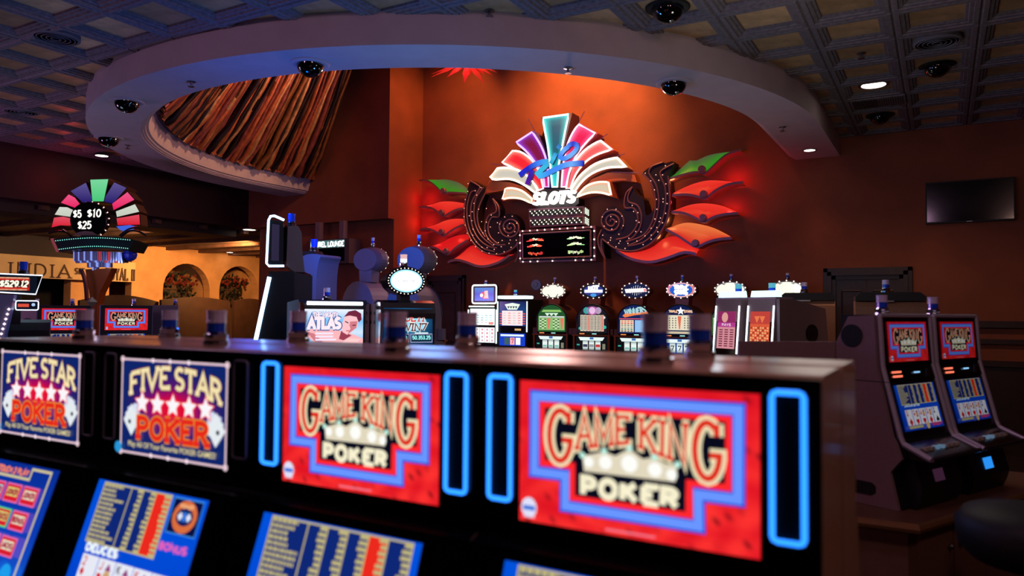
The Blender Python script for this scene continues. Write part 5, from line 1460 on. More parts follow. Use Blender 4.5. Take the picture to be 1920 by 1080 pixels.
# ================================================================== ATLAS AND MULTI WIN MACHINES
R60 = math.radians(60)
p = atD(628, 562, 5.7)
root = thing('video_slot_machine', 'wide-screen machine reading THE MIGHTY ATLAS with a white light bar on top', 'slot machine', (p.x, p.y, 0), R60)
MB().prismx([(.01, 0), (.01, p.z - .03), (.05, p.z), (.4, p.z - .02), (.4, 0)], -.265, .265).build('cabinet', BLACKM, root)
for sx in (-1, 1):
    MB().prism([(sx * .237, 1.1), (sx * .237, p.z - .05), (sx * .252, p.z - .02), (sx * .268, p.z - .02), (sx * .266, 1.1)], -.02, .03).build('chrome_rail', CHROME, root)
MB().tube([(-.215, -.012, p.z - .028), (.215, -.012, p.z - .028)], .014, 6).build('light_bar', emit('white_light_bar', (235, 235, 255), 2.4), root)
A = Art(.455, .265, .0006)
A.vgrad(0, 0, 1, 1, [(235, 238, 255), (120, 190, 240), (205, 225, 250), (120, 180, 230)]); A.up()
SK, SK2, HR, WH = (244, 178, 182), (205, 120, 130), (110, 36, 60), (255, 250, 255)
A.poly([(0, .62), (.12, .56), (.45, .58), (.6, .62), (.85, .74), (1, .86), (1, 1), (.2, 1), (.0, .7)], SK); A.up()
A.poly([(.0, .62), (.16, .7), (.3, .92), (.28, 1), (.22, 1), (.1, .78)], SK2); A.poly([(.62, .62), (.8, .76), (.66, .9), (.58, .86)], (150, 60, 80)); A.poly([(.74, .84), (.96, .86), (.9, .96), (.62, .98)], (250, 200, 200)); A.up()
A.poly([(.62, .46), (.68, .2), (.8, .14), (.92, .26), (.9, .5), (.8, .66), (.72, .74), (.64, .66)], (246, 190, 196)); A.up()
A.poly([(.76, .36), (.9, .34), (.88, .54), (.78, .66), (.73, .73), (.78, .55)], SK2)
A.poly([(.66, .22), (.74, .06), (.86, .02), (.96, .12), (.97, .3), (.92, .38), (.88, .22), (.76, .18)], HR); A.up()
A.stroke([(.68, .35), (.74, .4)], .008, (90, 40, 60)); A.stroke([(.81, .47), (.87, .46)], .008, (90, 40, 60)); A.stroke([(.76, .44), (.79, .56)], .006, (190, 100, 110)); A.stroke([(.7, .62), (.76, .63)], .006, (190, 70, 90))
A.word('THE MIGHTY', ((.14, .1), (.56, .1), (.56, .22), (.14, .22)), .014, (70, 120, 180), False); A.word('ATLAS', ((.06, .26), (.6, .26), (.6, .54), (.06, .54)), .042, (40, 90, 160)); A.up()
A.word('THE MIGHTY', ((.14, .1), (.56, .1), (.56, .22), (.14, .22)), .008, (250, 225, 235), False); A.word('ATLAS', ((.06, .26), (.6, .26), (.6, .54), (.06, .54)), .026, (255, 228, 235)); A.up()
for r in range(3): A.rect(.18, .67 + .09 * r, .48 + .05 * (r == 2), .72 + .09 * r, (236, 226, 246))
A.place('main_screen', root, 0, .004, p.z - .205, 0, 1.1)
A = Art(.455, .18, .0006); A.vgrad(0, 0, 1, 1, [(40, 60, 140), (20, 30, 90)]); A.place('lower_screen', root, 0, .004, p.z - .46, 0, .9)
candle(root, -.02, .15, p.z, .95)

p = atD(765, 563, 5.75)
root = thing('progressive_machine', 'blue machine reading MULTI WIN 7 with a lit white oval sign on top', 'slot machine', (p.x, p.y, 0), R60)
H = p.z
MB().box(-.225, .225, .03, .40, 0, H - .03).build('cabinet', GREYLAM, root)
MB().prismx([(.03, 1.0), (-.02, H - .1), (.0, H - .02), (.06, H), (.14, H - .02), (.14, 1.0)], -.225, .225).build('front_hood', CHROME, root)
A = Art(.40, .28, .0006)
A.field(10, 8, lambda u, v: mix((10, 50, 90), (50, 150, 190), cl01(1.2 - 2.2 * math.hypot(u - .5, v - .4)))); A.up()
A.disc(.55, .4, .13, (150, 225, 250), 18, .07); A.up()
A.word('MULTI', ((.28, .2), (.84, .2), (.82, .36), (.26, .36)), .02, (250, 245, 240)); A.word('WIN7', ((.38, .43), (.88, .43), (.86, .62), (.36, .62)), .02, (250, 245, 240)); A.up()
A.word('MULTI', ((.28, .2), (.84, .2), (.82, .36), (.26, .36)), .0105, (210, 50, 50)); A.word('WIN7', ((.38, .43), (.88, .43), (.86, .62), (.36, .62)), .0105, (90, 50, 60)); A.up()
for u0, u1, tx in ((.12, .5, '32.43'), (.54, .98, '50,353.25')):
    A.rect(u0, .72, u1, .94, (8, 40, 60)); A.stroke([(u0, .72), (u1, .72), (u1, .94), (u0, .94)], .005, (190, 190, 230), True); A.rect(u0 + .08, .67, u1 - .08, .71, (210, 235, 240)); A.up(); A.word(tx, ((u0 + .03, .77), (u1 - .03, .77), (u1 - .03, .86), (u0 + .03, .86)), .007, (150, 240, 245), False); A.up()
A.place('main_screen', root, 0, -.02, H - .2, .06, 1.0)
A = Art(.40, .12, .0006); A.rect(0, 0, 1, 1, (20, 30, 60)); A.up(); A.rect(.1, .15, .5, .3, (210, 220, 235)); A.place('lower_panel', root, 0, -.02, H - .42, .06, .8)
MB().box(-.04, .04, .06, .14, H - .02, H + .05).build('sign_neck', BLACKM, root)
oz = H + .15
pl = [((.165) * math.cos(2 * PI * k / 36), oz + .112 * math.sin(2 * PI * k / 36)) for k in range(36)]
ov = MB().prism(pl, .04, .16).build('oval_sign', BLACK, root)
A = Art(.265, .175, .0006); n = 30
A.poly([(.5 + .5 * math.cos(2 * PI * k / n), .5 + .5 * math.sin(2 * PI * k / n)) for k in range(n)], (130, 200, 250)); A.up()
A.poly([(.5 + .45 * math.cos(2 * PI * k / n), .5 + .43 * math.sin(2 * PI * k / n)) for k in range(n)], (252, 254, 255)); A.up()
rng = random.Random(3); pts = [(.24 + .52 * k / 26, .5 + (.05 * math.sin(k * 2.4) + rng.uniform(-.03, .03)) * (1 if k not in (3, 12, 19) else .2)) for k in range(27)]
A.stroke(pts[0:3], .004, (60, 60, 80)); A.stroke(pts[6:17], .004, (60, 60, 80)); A.stroke(pts[19:27], .004, (60, 60, 80))
A.place('oval_face', ov, 0, .036, oz, 0, 2.2)
m = MB()
for k in range(30): m.octa((.148 * math.cos(2 * PI * k / 30), .036, oz + .1 * math.sin(2 * PI * k / 30)), .005)
m.build('oval_bulbs', BULB, ov)['kind'] = 'stuff'
candle(root, 0, .1, oz + .11, 1.0, emit('rose_lens', (240, 190, 190), .9), emit('white_lens', (255, 250, 250), 2.2))
for a in range(2):
    for b in range(2): MB().box(-.228, -.2245, .11 + .08 * a, .135 + .08 * a, H - .115 - .07 * b, H - .09 - .07 * b).build('vent_hole', BLACKM, root)

# ================================================================== $529.12 MACHINE (left edge) AND ITS NEIGHBOUR
p = atD(30, 550, 5.6)
root = thing('video_slot_machine', 'machine with a white-edged tilted top display reading $529.12 at the left edge', 'slot machine', (p.x, p.y, 0), R60)
dz = p.z
tw = .145
MB().prism([(-tw - .03, dz + .01), (tw - .02, dz - .005), (tw + .02, dz + .14), (-tw + .02, dz + .145)], .02, .06).build('top_display', BLACK, root)
A = Art(.26, .13, .0006); A.rect(0, 0, 1, 1, (8, 16, 28)); A.up(); A.rect(.08, .12, .82, .88, (190, 40, 30)); A.rect(.08, .12, .8, .2, (225, 180, 140)); A.rect(.08, .8, .76, .88, (225, 180, 140)); A.up(); A.rect(.08, .3, .8, .7, (40, 14, 14)); A.up(); A.word('$529.12', ((.12, .34), (.8, .34), (.77, .66), (.09, .66)), .012, (250, 246, 225), False)
A.place('display_screen', root, 0, .016, dz + .072, 0, 1.05)
MB().tube([(x, .012, z) for x, z in [(-tw - .03, dz + .01), (tw - .02, dz - .005), (tw + .02, dz + .14), (-tw + .02, dz + .145)]], .005, 5, True).build('display_neon', emit('white_display_edge', (225, 235, 255), 2), root)
MB().box(-.03, .03, .05, .09, 1.35, dz + .02).build('display_post', BLACKM, root)
MB().prismx([(.02, 0), (.02, dz - .28), (.06, dz - .22), (.3, dz - .2), (.3, 0)], -.2, .22).build('cabinet', BLACKM, root)
MB().prism([(-.4, 0), (-.4, dz - .01), (.01, dz - .015), (-.04, dz - .3), (-.06, 0)], -.30, -.04).build('curved_side_shell', mat('pearl_blue_shell', (150, 160, 205), .3, .2), root)
A = Art(.14, .06, .0006); A.rect(0, 0, 1, 1, (10, 14, 30)); A.up(); A.rect(.1, .3, .6, .7, (220, 80, 60)); A.disc(.8, .4, .012, (180, 210, 250)); A.place('second_display', root, .07, .0, dz - .09, 0, 1.0)
MB().tube([(x, -.002, z) for x, z in rrect(.0, .145, dz - .125, dz - .055, .012, 2)], .004, 5, True).build('second_neon', emit('white_display_edge', (225, 235, 255), 2), root)
bulb = MB()
for k in range(9): bulb.octa((-.02 - .008 * k, -.31, dz - .12 - .035 * k), .011)
bulb.build('edge_bulbs', emit('white_edge_bulb', (255, 220, 225), 1.6), root)['kind'] = 'stuff'
candle(root, .04, .05, dz + .143, 1.0, LENS_BLUE)

# ================================================================== LEFT CAROUSEL OF POKER MACHINES
def small_poker(name, label, loc, rotz, group, H, W=.5, screen=(.40, .22), strength=.85):
    root = thing(name, label, 'slot machine', loc, rotz, group)
    MB().prismx([(.0, .9), (.015, H), (.3, H), (.3, 0), (.05, 0), (.05, .7)], -W / 2, W / 2).build('cabinet', BLACKM, root)
    MB().tube([(-W / 2, -.005, .9), (-W / 2, .005, H), (W / 2, .005, H), (W / 2, -.005, .9)], .009, 5).build('metal_trim', mat('violet_grey_trim', (96, 92, 130), .35, .5), root)
    art_gk(screen[0], screen[1], .0006, False).place('upper_screen', root, 0, -.006, H - .035 - screen[1] / 2, 0, strength)
    art_draw(.4, .26, .0006, hand=True).place('lower_screen', root, 0, -.012, H - .47, .04, strength)
    candle(root, .08, .1, H, .85)
    return root
for k, (px, lab) in enumerate(((238, 'small distant GAME KING machine below the ROYAL lettering'), (121, 'small distant GAME KING machine below the fan price sign, lamp lit red'))):
    p = atD(px, 573, 9.0)
    o = small_poker('poker_machine', lab, (p.x, p.y, 0), R60, 'distant poker machines at left', p.z, .56, (.46, .26), .8)
for k, (xa, xb, D, lab) in enumerate(((27, 74, 9.3, 'mauve end panel with a round black speaker, left of the distant GAME KING machines'), (287, 334, 9.6, 'mauve end panel with a round black speaker, right of the distant GAME KING machines'))):
    a, b = atD(xa, 572, D), atD(xb, 572, D)
    ln = (b - a).length
    root = thing('end_panel', lab, 'panel', (a.x, a.y, 0), math.atan2(b.y - a.y, b.x - a.x), 'carousel end panels')
    MB().box(0, ln, 0, .05, 0, a.z).build('board', GREYLAM, root)
    cxx = ln * (.53 if k == 0 else .75)
    MB().lathe([(.075, 0), (.075, .008)], 24, (cxx, .0, a.z - .235 if k == 0 else a.z - .16), axis='y').build('speaker', BLACKM, root)
    if k == 0:
        for q in (.3, .42): MB().lathe([(.012, 0), (.012, .006)], 8, (ln * q, .0, a.z - .36), axis='y').build('key_lock', BLACKM, root)
    candle(root, ln * .85, .03, a.z, .8)

# ================================================================== FAN PRICE SIGN ON ITS PEDESTAL
p = atD(170, 600, 10.0)
R300 = math.radians(34)
ped = thing('fan_price_sign', 'fan-shaped pedestal sign with coloured panels and $5 $10 $25 on a black disc', 'sign', (p.x, p.y, 0), R300)
# local plane coordinates from pixels: plane through the base facing the same way
pn = Vector((math.sin(R300), -math.cos(R300), 0)); pxv = Vector((math.cos(R300), math.sin(R300), 0))
def PL(cx, cy):
    x, y = 90 + cx / 3.857, 320 + cy / 3.857
    d = ray(x, y); t = pn.dot(Vector((p.x, p.y, CZ)) - CPOS) / pn.dot(d); q = CPOS + d * t
    return ((q - Vector((p.x, p.y, 0))).dot(pxv), q.z)
panels = [([(307, 66), (437, 62), (403, 222), (322, 222)], (70, 200, 120), 1.0), ([(165, 148), (275, 88), (318, 195), (318, 225), (255, 232)], (34, 20, 110), .9), ([(480, 85), (568, 125), (470, 238), (408, 225), (415, 190)], (34, 20, 110), .9),
          ([(95, 232), (150, 172), (195, 195), (238, 250), (215, 275)], (232, 20, 90), 1.0), ([(575, 155), (625, 210), (475, 285), (465, 240)], (232, 20, 90), 1.0), ([(50, 318), (85, 263), (140, 265), (192, 290), (170, 335)], (206, 214, 196), .9), ([(630, 243), (660, 297), (500, 335), (492, 295)], (206, 214, 196), .9),
          ([(28, 410), (45, 340), (110, 333), (166, 345), (164, 398), (90, 395)], (225, 14, 40), .9), ([(660, 318), (666, 390), (505, 395), (497, 345)], (225, 14, 40), .9)]
PD = [.34, .30, .30, .26, .26, .24, .24, .22, .22]
BRZ = mat('bronze_box_return', (92, 58, 40), .45, .3)
for (pl, col, s), dep in zip(panels, PD):
    q = [PL(*c) for c in pl]
    c0 = (sum(a[0] for a in q) / len(q), sum(a[1] for a in q) / len(q))
    big = [(c0[0] + (a[0] - c0[0]) * 1.1, c0[1] + (a[1] - c0[1]) * 1.1) for a in q]
    box_ = MB().prism(big, 0, dep).build('fan_panel', BRZ, ped)
    f = MB(); n = len(q)
    zc = [a[1] for a in q]; z0, z1 = min(zc), max(zc)
    cs = [mix(lin(col), lin(mix(col, (255, 255, 255), .28)), cl01((a[1] - z0) / (z1 - z0))) for a in q]
    ar_ = sum(q[i][0] * q[(i + 1) % n][1] - q[(i + 1) % n][0] * q[i][1] for i in range(n))
    if ar_ < 0: q = q[::-1]; cs = cs[::-1]
    f.add([(a[0], -.004, a[1]) for a in q], [list(range(n))], 0, [cs])
    f.build('lit_face', lit(s, .35), box_)
c = PL(320, 360); rr = abs(PL(450, 360)[0] - PL(185, 360)[0]) / 2
disc = MB().lathe([(rr, 0), (rr, .1), (rr * .96, .105)], 36, (c[0], .0, c[1]), axis='y').build('price_disc', BLACK, ped)
m = MB()
for k in range(18):
    a = 2 * PI * k / 18 + .1; m.octa((c[0] + rr * 1.02 * math.cos(a), -.05, c[1] + rr * 1.02 * math.sin(a)), .011)
m.build('disc_bulbs', emit('pink_disc_bulb', (255, 190, 180), 2), disc)['kind'] = 'stuff'
def flatword(text, tl, tr, br, bl, wd, par, y, m_, serif=True):
    st, W = word_strokes(text, serif, .08, .1); mm = MB()
    for ln in st:
        o = [PL(*mix(mix(tl, tr, x), mix(bl, br, x), 1 - z)) for x, z in ln]
        L, R = ribbon2(o, wd); n = len(o)
        mm.add([(a[0], y, a[1]) for a in L] + [(a[0], y, a[1]) for a in R], [(i, n + i, n + i + 1, i + 1) for i in range(n - 1)])
    mm.build('price_lettering', m_, par)
WL = emit('white_price_glow', (250, 248, 240), 1.1)
flatword('$5', (214, 297), (272, 295), (270, 345), (210, 342), .02, disc, -.108, WL)
flatword('$10', (314, 292), (414, 290), (410, 340), (311, 340), .02, disc, -.108, WL)
flatword('$25', (246, 376), (344, 374), (340, 424), (243, 424), .02, disc, -.108, WL)
half = [PL(*a) for a in [(215, 475), (250, 452), (300, 442), (350, 448), (392, 475)]]
MB().prism(half, -.12, .05).build('shell_ornament', mat('pearl_shell', (170, 150, 140), .25, .5), ped)
# curved bulb marquee
bar = [PL(*a) for a in [(95, 505), (200, 490), (330, 482), (480, 485), (600, 495), (668, 520), (630, 590), (520, 575), (400, 572), (260, 580), (130, 597)]]
mq = MB().prism(bar, -.2, .28).build('marquee', mat('teal_black_marquee', (14, 34, 36), .3), ped)
m = MB()
for k in range(34):
    for (a, b) in (((115, 518), (640, 512)), ((140, 578), (625, 572))):
        t = k / 33; z = mix(a, b, t); cc_ = PL(z[0], z[1] - 18 * math.sin(PI * t)); m.octa((cc_[0], -.205, cc_[1]), .008)
m.build('marquee_bulbs', emit('teal_bulb', (130, 235, 215), 1.4), mq)['kind'] = 'stuff'
e1 = [PL(*a) for a in [(78, 503), (96, 500), (138, 592), (120, 597)]]
MB().prism(e1, -.21, -.1).build('marquee_end', emit('rose_glow_end', (200, 90, 100), .35), mq)  # mirror end, its rose reflection put in as a glow
# mirrored crown of glass rods
MIR = mat('mirror_rod', (170, 180, 225), .3, .8)
LEDB = emit('blue_white_led', (150, 170, 255), .8); LEDR = emit('red_led', (220, 60, 60), .6)
for row, (xa, xb, ya, yb, n) in enumerate(((185, 540, 590, 655, 26), (200, 545, 648, 668, 22), (285, 460, 668, 700, 12), (325, 365, 695, 722, 4))):
    for k in range(n):
        t0, t1 = k / n, (k + .78) / n
        q = [PL(xa + (xb - xa) * t, y) for t, y in ((t0, ya), (t1, ya), (t1, yb), (t0, yb))]
        yo = -.16 * math.sin(PI * (k + .5) / n) * (1 - row * .2)
        MB().prism(q, yo, yo + .06).build('mirror_rod', MIR if (k + row) % 4 else (LEDR if 14 < k < 21 else LEDB), ped)
MB().prism([PL(*a) for a in [(190, 590), (535, 590), (535, 660), (190, 660)]], .08, .2).build('rod_core', BLACKM, ped)
MB().ball((PL(575, 605)[0], .08, PL(575, 605)[1]), .09, nu=14, nv=6).build('blue_bowl', mat('blue_bowl', (30, 50, 190), .25), ped)
# tapering bronze pedestal
stem = [PL(*a) for a in [(280, 715), (470, 705), (430, 790), (385, 880), (365, 960), (365, 1075), (318, 1075), (318, 960), (305, 860), (290, 780)]]
zb = 0
poly_ = stem[:6] + [(stem[5][0], 0), (stem[6][0], 0)] + stem[6:]
MB().prism(poly_, -.04, .14).build('pedestal', mat('copper_pedestal', (150, 78, 36), .35, .5), ped)
rb_ = cat_rom([PL(*a) for a in [(262, 718), (285, 770), (300, 850), (306, 940)]], 5)
L, R = ribbon2(rb_, .03); n = len(rb_)
m = MB()
for i in range(n - 1): m.prism([L[i], L[i + 1], R[i + 1], R[i]], -.12, -.06)
m.build('mirror_ribbon', mat('rose_mirror', (190, 130, 140), .12, .9), ped)
m = MB(); cb_ = PL(345, 950)
m.octa((cb_[0], -.1, cb_[1]), .07); m.build('crystal', mat('crystal', (190, 200, 190), .1, .6), ped)
# curled chrome arms under the fan
for pts in ([(120, 430), (150, 450), (175, 470), (200, 495)], [(660, 412), (610, 420), (570, 440), (530, 475)], [(720, 470), (660, 440), (600, 440), (540, 480)], [(20, 455), (90, 440), (150, 450), (180, 480)]):
    MB().tube([(a[0], -.05, a[1]) for a in cat_rom([PL(*q) for q in pts], 4)], .014, 6).build('chrome_arm', CHROME, ped)
MB().prism([PL(*a) for a in [(500, 405), (600, 395), (590, 420), (530, 432)]], -.03, .12).build('blue_reflector', emit('blue_reflector_glow', (70, 110, 240), .8), ped)
light('crown_fill', 'POINT', tuple(atD(175, 488, 9.6)), (.5, .6, 1), 2.5, .05)  # extra light added to brighten the mirror rods
light('fan_sign_red_glow', 'POINT', tuple(atD(125, 335, 11.0)), (1, .05, .08), 2, .1)
# ================================================================== NEON-EDGED PAIR AND CARDBOARD-COLOURED BACKS (right of centre)
D0 = 7.5
pc = atD(1455, 560, D0); RA = math.radians(-30)
HA = pc.z
def art_pay(kind, w, h):
    A = Art(w, h, .0006)
    if kind == 0:
        A.rect(0, 0, 1, 1, (226, 150, 160)); A.up(); A.rect(0, 0, 1, .3, (150, 40, 100)); A.rect(0, .3, 1, .42, (190, 60, 150)); A.up(); A.disc(.4, .16, .045, (235, 170, 160), 12, .055); A.up()
        A.word('PAYS', ((.25, .33), (.75, .33), (.75, .39), (.25, .39)), .008, (240, 210, 230), False)
        for r in range(8):
            for c in range(3): A.rect(.12 + .3 * c, .48 + .062 * r, .32 + .3 * c, .51 + .062 * r, (120, 40, 70))
    else:
        A.rect(0, 0, 1, 1, (236, 96, 60)); A.up(); A.rect(0, 0, 1, .32, (205, 70, 60)); A.up()
        for u in (.35, .62): A.poly([(u, .3), (u - .14, .12), (u + .14, .12)], (250, 130, 80))
        A.rect(.49, .36, .51, 1, (150, 40, 40))
        for c in range(8):
            for r in range(9): A.rect(.04 + .12 * c, .4 + .065 * r, .12 + .12 * c, .44 + .065 * r, (250, 190, 130) if (c + r) % 3 else (160, 60, 40))
    return A
def edge_machine(k, label):
    off = -.455 * k
    o = Vector((pc.x, pc.y, 0)) + Vector((.866, -.5, 0)) * off
    root = thing('neon_edged_machine', label, 'slot machine', (o.x, o.y, 0), RA, 'neon-edged machines right of centre')
    x0 = -.36
    pr = [(-.005, HA), (-.055, HA - .62), (-.02, HA - .75), (-.02, 0), (.25, 0), (.25, HA - .0)]
    MB().prismx(pr, x0, .0).build('cabinet', GREYLAM, root)
    MB().prismx([(-.0065, HA - .03), (-.055, HA - .6), (-.05, HA - .6), (0, HA - .03)], x0 + .02, -.02).build('recessed_front', DARKGLASS, root)
    NE = emit('pale_edge_neon', (225, 240, 255), 3)
    for x in (x0 + .015, -.012):
        MB().tube([(x, -.018, HA - .07), (x, -.065, HA - .58)], .0085, 6).build('neon_edge', NE, root)
    art_pay(1 - k, .255, .40).place('pay_glass', root, x0 / 2, -.0385, HA - .33, math.atan2(.05, .62), .85)
    cap = emit('pale_cyan_cap', (200, 240, 245), 1.6)
    MB().prism([(x0 + .02, HA + .02), (-.01, HA + .02), (-.02, HA + .085), (x0 + .035, HA + .085)], .01, .1).build('lit_cap', cap, root)
    MB().box(x0, 0, 0, .25, HA, HA + .018).build('top_plate', mat('pink_grey_plate', (170, 140, 160), .4), root)
    candle(root, x0 * .42, .12, HA + .03, 1.35, emit('cyan_lens', (90, 190, 210), .8))
    return root
edge_machine(0, 'slanted machine with white neon edges and orange pay glass, beside the mauve end panel')
edge_machine(1, 'slanted machine with neon edges and pink pay glass, left of the orange one')
light('edge_machine_glow', 'POINT', tuple(pc + Vector((-.5, -.5, .3))), (.75, .9, 1), 5, .1)
# end panel with round speaker, running away from the pair
root = thing('end_panel', 'mauve end panel with a round black speaker, right of the orange-glass machine', 'panel', (pc.x, pc.y, 0), math.radians(60), 'carousel end panels right')
def AP(x, y):
    """pixel to the panel plane (along 60 degrees): distance along and height"""
    n = Vector((math.sin(math.radians(60)), -math.cos(math.radians(60)), 0)); d = ray(x, y); t = n.dot(pc - CPOS) / n.dot(d); q = CPOS + d * t
    return ((q - pc).dot(Vector((.5, .866, 0))), q.z)
pl = [AP(1455, 560), AP(1484, 562), AP(1541, 579), AP(1548, 660)]
pl = [(0, pl[0][1]), pl[1], pl[2], (pl[3][0], pl[3][1]), (pl[3][0], 0), (0, 0)]
MB().prism(pl, -.045, -.003).build('board', GREYLAM, root)
c = AP(1515, 625); rr = .5 * abs(AP(1515, 608)[1] - AP(1515, 642)[1])
MB().lathe([(rr, 0), (rr, .006)], 28, (c[0], -.046, c[1]), axis='y').build('speaker', BLACKM, root)
# light brown rear boxes with black caps
TAN = mat('tan_board', (150, 104, 74), .6, noise=.06, nscale=30)
def rear_box(label, xa, xb, yt, ych, D, dep, ang):
    a = atD(xa, yt, D); 
    root = thing('tan_backed_machine', label, 'slot machine', (a.x, a.y, 0), ang, 'tan machine backs')
    d = Vector((math.cos(ang), math.sin(ang), 0)); 
    u = CM[0] - CM[1] * ((xb - 960) / FPX); ln = -(u.dot(a - CPOS)) / u.dot(d)
    hc = (ych - yt) * D / FPX
    MB().prismx([(0, 0), (0, a.z - hc - .06), (.05, a.z - hc - .0), (dep, a.z - hc), (dep, 0)], 0.0, ln).build('cabinet', TAN, root)
    MB().prism([(.0, a.z - hc), (ln, a.z - hc), (ln, a.z - hc * .5), (ln - .05, a.z), (.05, a.z), (0, a.z - hc * .5)], .0, dep).build('black_cap', BLACKM, root)
    MB().box(ln * .3, ln * .55, -.01, .0, a.z - hc - .012, a.z - hc + .004).build('badge', STEEL, root)
    candle(root, ln * .45, .1, a.z, 1.25)
rear_box('tan back of a machine with a black cap, behind the mauve end panel', 1463, 1566, 549, 563, 8.7, .4, math.radians(12))
rear_box('tan back of a machine with a black cap, in front of the double door', 1604, 1737, 548, 564, 7.4, .4, math.radians(8))

# ================================================================== RIGHT-HAND POKER CAROUSEL
ang = math.radians(65); ex = Vector((math.cos(ang), math.sin(ang), 0)); ey = Vector((-math.sin(ang), math.cos(ang), 0))
O = Vector((-.165, 3.917, 0))
# counter
cpoly = [(-1.5, 3.70), (-.10, 3.70), (.36, 4.69), (.62, 5.25), (-1.5, 5.25)]
root = thing('carousel_counter', 'brown laminate counter with a bullnose edge under the right-hand poker machines', 'counter', (0, 0, 0))
CTOP = mat('brown_laminate_counter', (112, 78, 60), .4, noise=.08, nscale=30)
MB().prismz(cpoly, .715, .75).build('worktop', CTOP, root)
ed = [(-1.5, 3.70, .728), (-.10, 3.70, .728), (.36, 4.69, .728), (.62, 5.25, .728)]
MB().tube(ed, .022, 8).build('bullnose_edge', mat('gold_brown_edge', (150, 112, 70), .3, .4), root)
bpoly = [(-1.5, 3.76), (-.14, 3.76), (.31, 4.72), (.57, 5.25), (-1.5, 5.25)]
MB().prismz(bpoly, 0, .715).build('base_cabinet', mat('tan_base_laminate', (120, 88, 70), .55, noise=.06, nscale=20), root)
fd = (Vector((.31, 4.72, 0)) - Vector((-.14, 3.76, 0))); fl_ = fd.length; fd.normalize(); fn = Vector((fd.y, -fd.x, 0))
DOORM = mat('tan_door_laminate', (126, 92, 74), .5)
for k in range(3):
    a = Vector((-.14, 3.76, 0)) + fd * (.07 + .33 * k); m = MB()
    b = a + fd * .31
    vs = [a + fn * .0, b + fn * .0, b + fn * .014, a + fn * .014]
    m.add([(v.x, v.y, z) for z in (.05, .68) for v in vs], [(0, 1, 2, 3)[::-1], (4, 5, 6, 7), (0, 1, 5, 4), (1, 2, 6, 5), (2, 3, 7, 6), (3, 0, 4, 7)])
    dr_ = m.build('cabinet_door', DOORM, root)
    q = (b - fd * .04 if k % 2 == 0 else a + fd * .04) + fn * .025
    MB().ball((q.x, q.y, .58), .014, nu=8, nv=5).build('door_knob', STEEL, dr_)
# machines
VTRIM = mat('pale_violet_rail', (200, 196, 212), .35, .25)
def carousel_machine(k, label, s_up, s_lo):
    o = O + ex * (.52 * k)
    root = thing('poker_machine', label, 'slot machine', (o.x, o.y, .75), ang, 'poker machines of the right-hand carousel')
    W = .49; z = -.75
    f = lambda pts: [(y, zz + z) for y, zz in pts]
    MB().prismx(f([(.119, 1.655), (.102, 1.407), (.019, 1.086), (.004, 1.058), (-.02, 1.0), (.04, .921), (.0, .752), (.3, .752), (.3, 1.655)]), .0, W).build('cabinet', BLACKM, root)
    MB().prismx(f([(.115, 1.64), (.098, 1.41), (.088, 1.41), (.105, 1.64)]), .03, W - .02).build('upper_bezel', mat('blue_black_bezel', (12, 18, 36), .2), root)
    MB().prismx(f([(.10, 1.40), (.082, 1.335), (.072, 1.338), (.09, 1.40)]), .03, W - .02).build('meter_panel', BLACK, root)
    for i in range(2): MB().box(.07, .15, .078 - .006 * i, .084 - .006 * i, 1.375 - .02 * i + z, 1.384 - .02 * i + z).build('red_meter', emit('red_orange_digits', (255, 120, 90), 1.3), root)
    MB().box(.27, .32, .074, .08, 1.37 + z, 1.377 + z).build('blue_meter', emit('pale_blue_digits', (150, 210, 255), 1.0), root)
    MB().box(.38, .41, .07, .08, 1.35 + z, 1.39 + z).build('bill_slot', STEEL, root)
    art_gk(.375, .195, .0005, False).place('upper_screen', root, .245, .093, 1.525 + z, .068, s_up)
    tl = math.atan2(.083, .321)
    MB().prismx(f([(.084, 1.325), (.022, 1.07), (.012, 1.073), (.074, 1.328)]), .03, W - .02).build('lower_bezel', mat('blue_black_bezel', (12, 18, 36), .2), root)
    art_draw(.375, .22, .0005, cardsv=.55).place('lower_screen', root, .245, .041, 1.2125 + z, tl, s_lo)
    # metal trim rails on both edges
    for x in (.006, W - .006):
        MB().tube([(x, .108, 1.65 + z), (x, .094, 1.407 + z), (x, .012, 1.086 + z), (x, -.004, 1.055 + z), (x, -.127, 1.003 + z)], .014, 6).build('metal_rail', VTRIM, root)
    MB().tube([(.006, .108, 1.652 + z), (W - .006, .108, 1.652 + z)], .011, 6).build('metal_rail', VTRIM, root)
    MB().tube([(.006, -.128, 1.003 + z), (W - .006, -.128, 1.003 + z)], .011, 6).build('deck_rail', STEEL, root)
    dk = MB().prismx(f([(.004, 1.056), (-.127, 1.008), (-.127, .99), (-.02, .99)]), .01, W - .01).build('button_deck', BLACK, root)
    for i in range(7):
        MB().box(.07 + .05 * i, .1 + .05 * i, -.075, -.05, 1.025 + z, 1.042 + z).build('play_button', mat('button_cream', (200, 195, 180), .4) if i not in (2, 3) else emit('lit_button', (150, 190, 230), .25), dk)
    bx_ = MB().prismx(f([(-.02, .985), (-.06, .84), (-.05, .80), (-.03, .752), (.05, .752), (.05, .985)]), .06, W - .03).build('cash_box', mat('blue_black_plastic', (16, 18, 28), .4), root)
    MB().prismx(f([(-.0405, .925), (-.0555, .87), (-.0515, .868), (-.0365, .923)]), .2, .29).build('sticker', [emit('pink_sticker', (90, 50, 80), .35), emit('blue_sticker', (40, 140, 235), 1.1)][k], bx_)
    candle(root, .2, .2, 1.655 + z, 1.0)
carousel_machine(0, 'poker machine with a dim red GAME KING screen next to the mauve side panel', .32, .34)
carousel_machine(1, 'poker machine with a dim red GAME KING screen at the far right, blue sticker below', .26, .26)
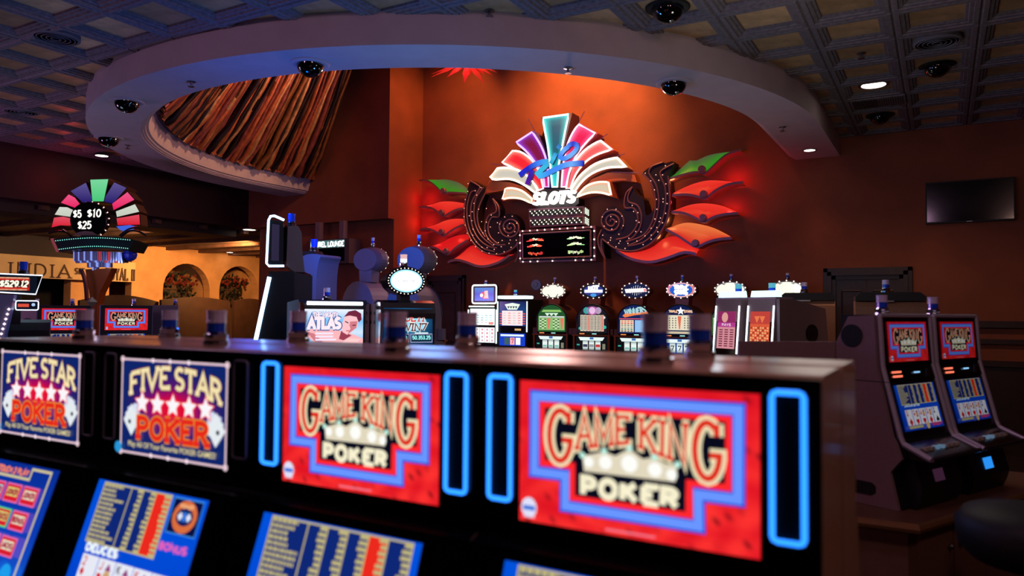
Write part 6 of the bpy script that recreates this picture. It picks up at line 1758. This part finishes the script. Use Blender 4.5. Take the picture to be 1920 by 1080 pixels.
# side panel
root = thing('end_panel', 'tall mauve side panel with a black disc beside the right-hand poker machines', 'panel', (O.x, O.y, .75), ang, 'carousel end panels right')
pl = [(.112, 1.654), (.243, 1.647), (.306, 1.522), (.306, .752), (.002, .752), (.042, .921), (-.012, .99), (.012, 1.06), (.028, 1.086), (.10, 1.407)]
MB().prismx([(y, zz - .75) for y, zz in pl], -.032, -.012).build('board', GREYLAM, root)
def sdisc(y, zz, ry):
    n = 26; return [(y + ry * math.cos(2 * PI * k / n), zz - .75 + ry * math.sin(2 * PI * k / n)) for k in range(n)]
MB().prismx(sdisc(.224, 1.553, .055), -.036, -.032).build('speaker', BLACKM, root)
MB().prismx([(.13, .80 - .75), (.30, .80 - .75), (.30, .86 - .75), (.13, .86 - .75), (.11, .845 - .75), (.11, .815 - .75)], -.036, -.032).build('handle_slot', BLACKM, root)
MB().prismx([(.02, 1.338 - .75), (.305, 1.338 - .75), (.305, 1.341 - .75), (.02, 1.341 - .75)], -.0335, -.032).build('panel_joint', BLACKM, root)
root = thing('end_panel', 'mauve panel turned away behind the near bank, its black disc half hidden', 'panel', (O.x + ey.x * .34, O.y + ey.y * .34, .75), ang + math.radians(60), 'carousel end panels right')
MB().prismx([(0, 0), (.5, 0), (.5, .77), (0, .77)], -.03, -.01).build('board', GREYLAM, root)
MB().prismx([(.2 + .06 * math.cos(2 * PI * k / 24), .58 + .06 * math.sin(2 * PI * k / 24)) for k in range(24)], -.034, -.03).build('speaker', BLACKM, root)
# black stool in the corner
st = atD(1868, 945, 2.6)
root = thing('bar_stool', 'black padded stool in the dark lower right corner', 'stool', (st.x + .12, st.y, 0))
sz = st.z - .02
MB().lathe([(.05, sz - .16), (.2, sz - .16), (.24, sz - .12), (.25, sz - .04), (.22, sz + .0), (.1, sz + .015), (.001, sz + .018)], 28).build('seat', mat('black_vinyl', (8, 7, 8), .6), root, smooth=True)
pl = []
n = 14; bk = MB()
for i in range(n + 1):
    a = math.radians(-60 + 120 * i / n)
    for r, z in ((.2, sz + .02), (.25, sz + .3), (.29, sz + .3), (.25, sz - .02)): bk.v.append((r * math.cos(a), r * math.sin(a), z))
for i in range(n):
    for k in range(4):
        l = (k + 1) % 4; bk.f.append([i * 4 + k, i * 4 + l, i * 4 + 4 + l, i * 4 + 4 + k]); bk.m.append(0); bk.c.append(None)
bk.build('backrest', mat('black_vinyl', (8, 7, 8), .6), root, smooth=True)
MB().lathe([(.03, .02), (.03, sz - .1)], 12).build('post', BLACKM, root)
MB().lathe([(.22, 0), (.22, .015), (.05, .03)], 24).build('foot_plate', BLACKM, root)
MB().tube([(.18 * math.cos(2 * PI * k / 24), .18 * math.sin(2 * PI * k / 24), .3) for k in range(24)], .012, 6, True).build('foot_ring', STEEL, root)
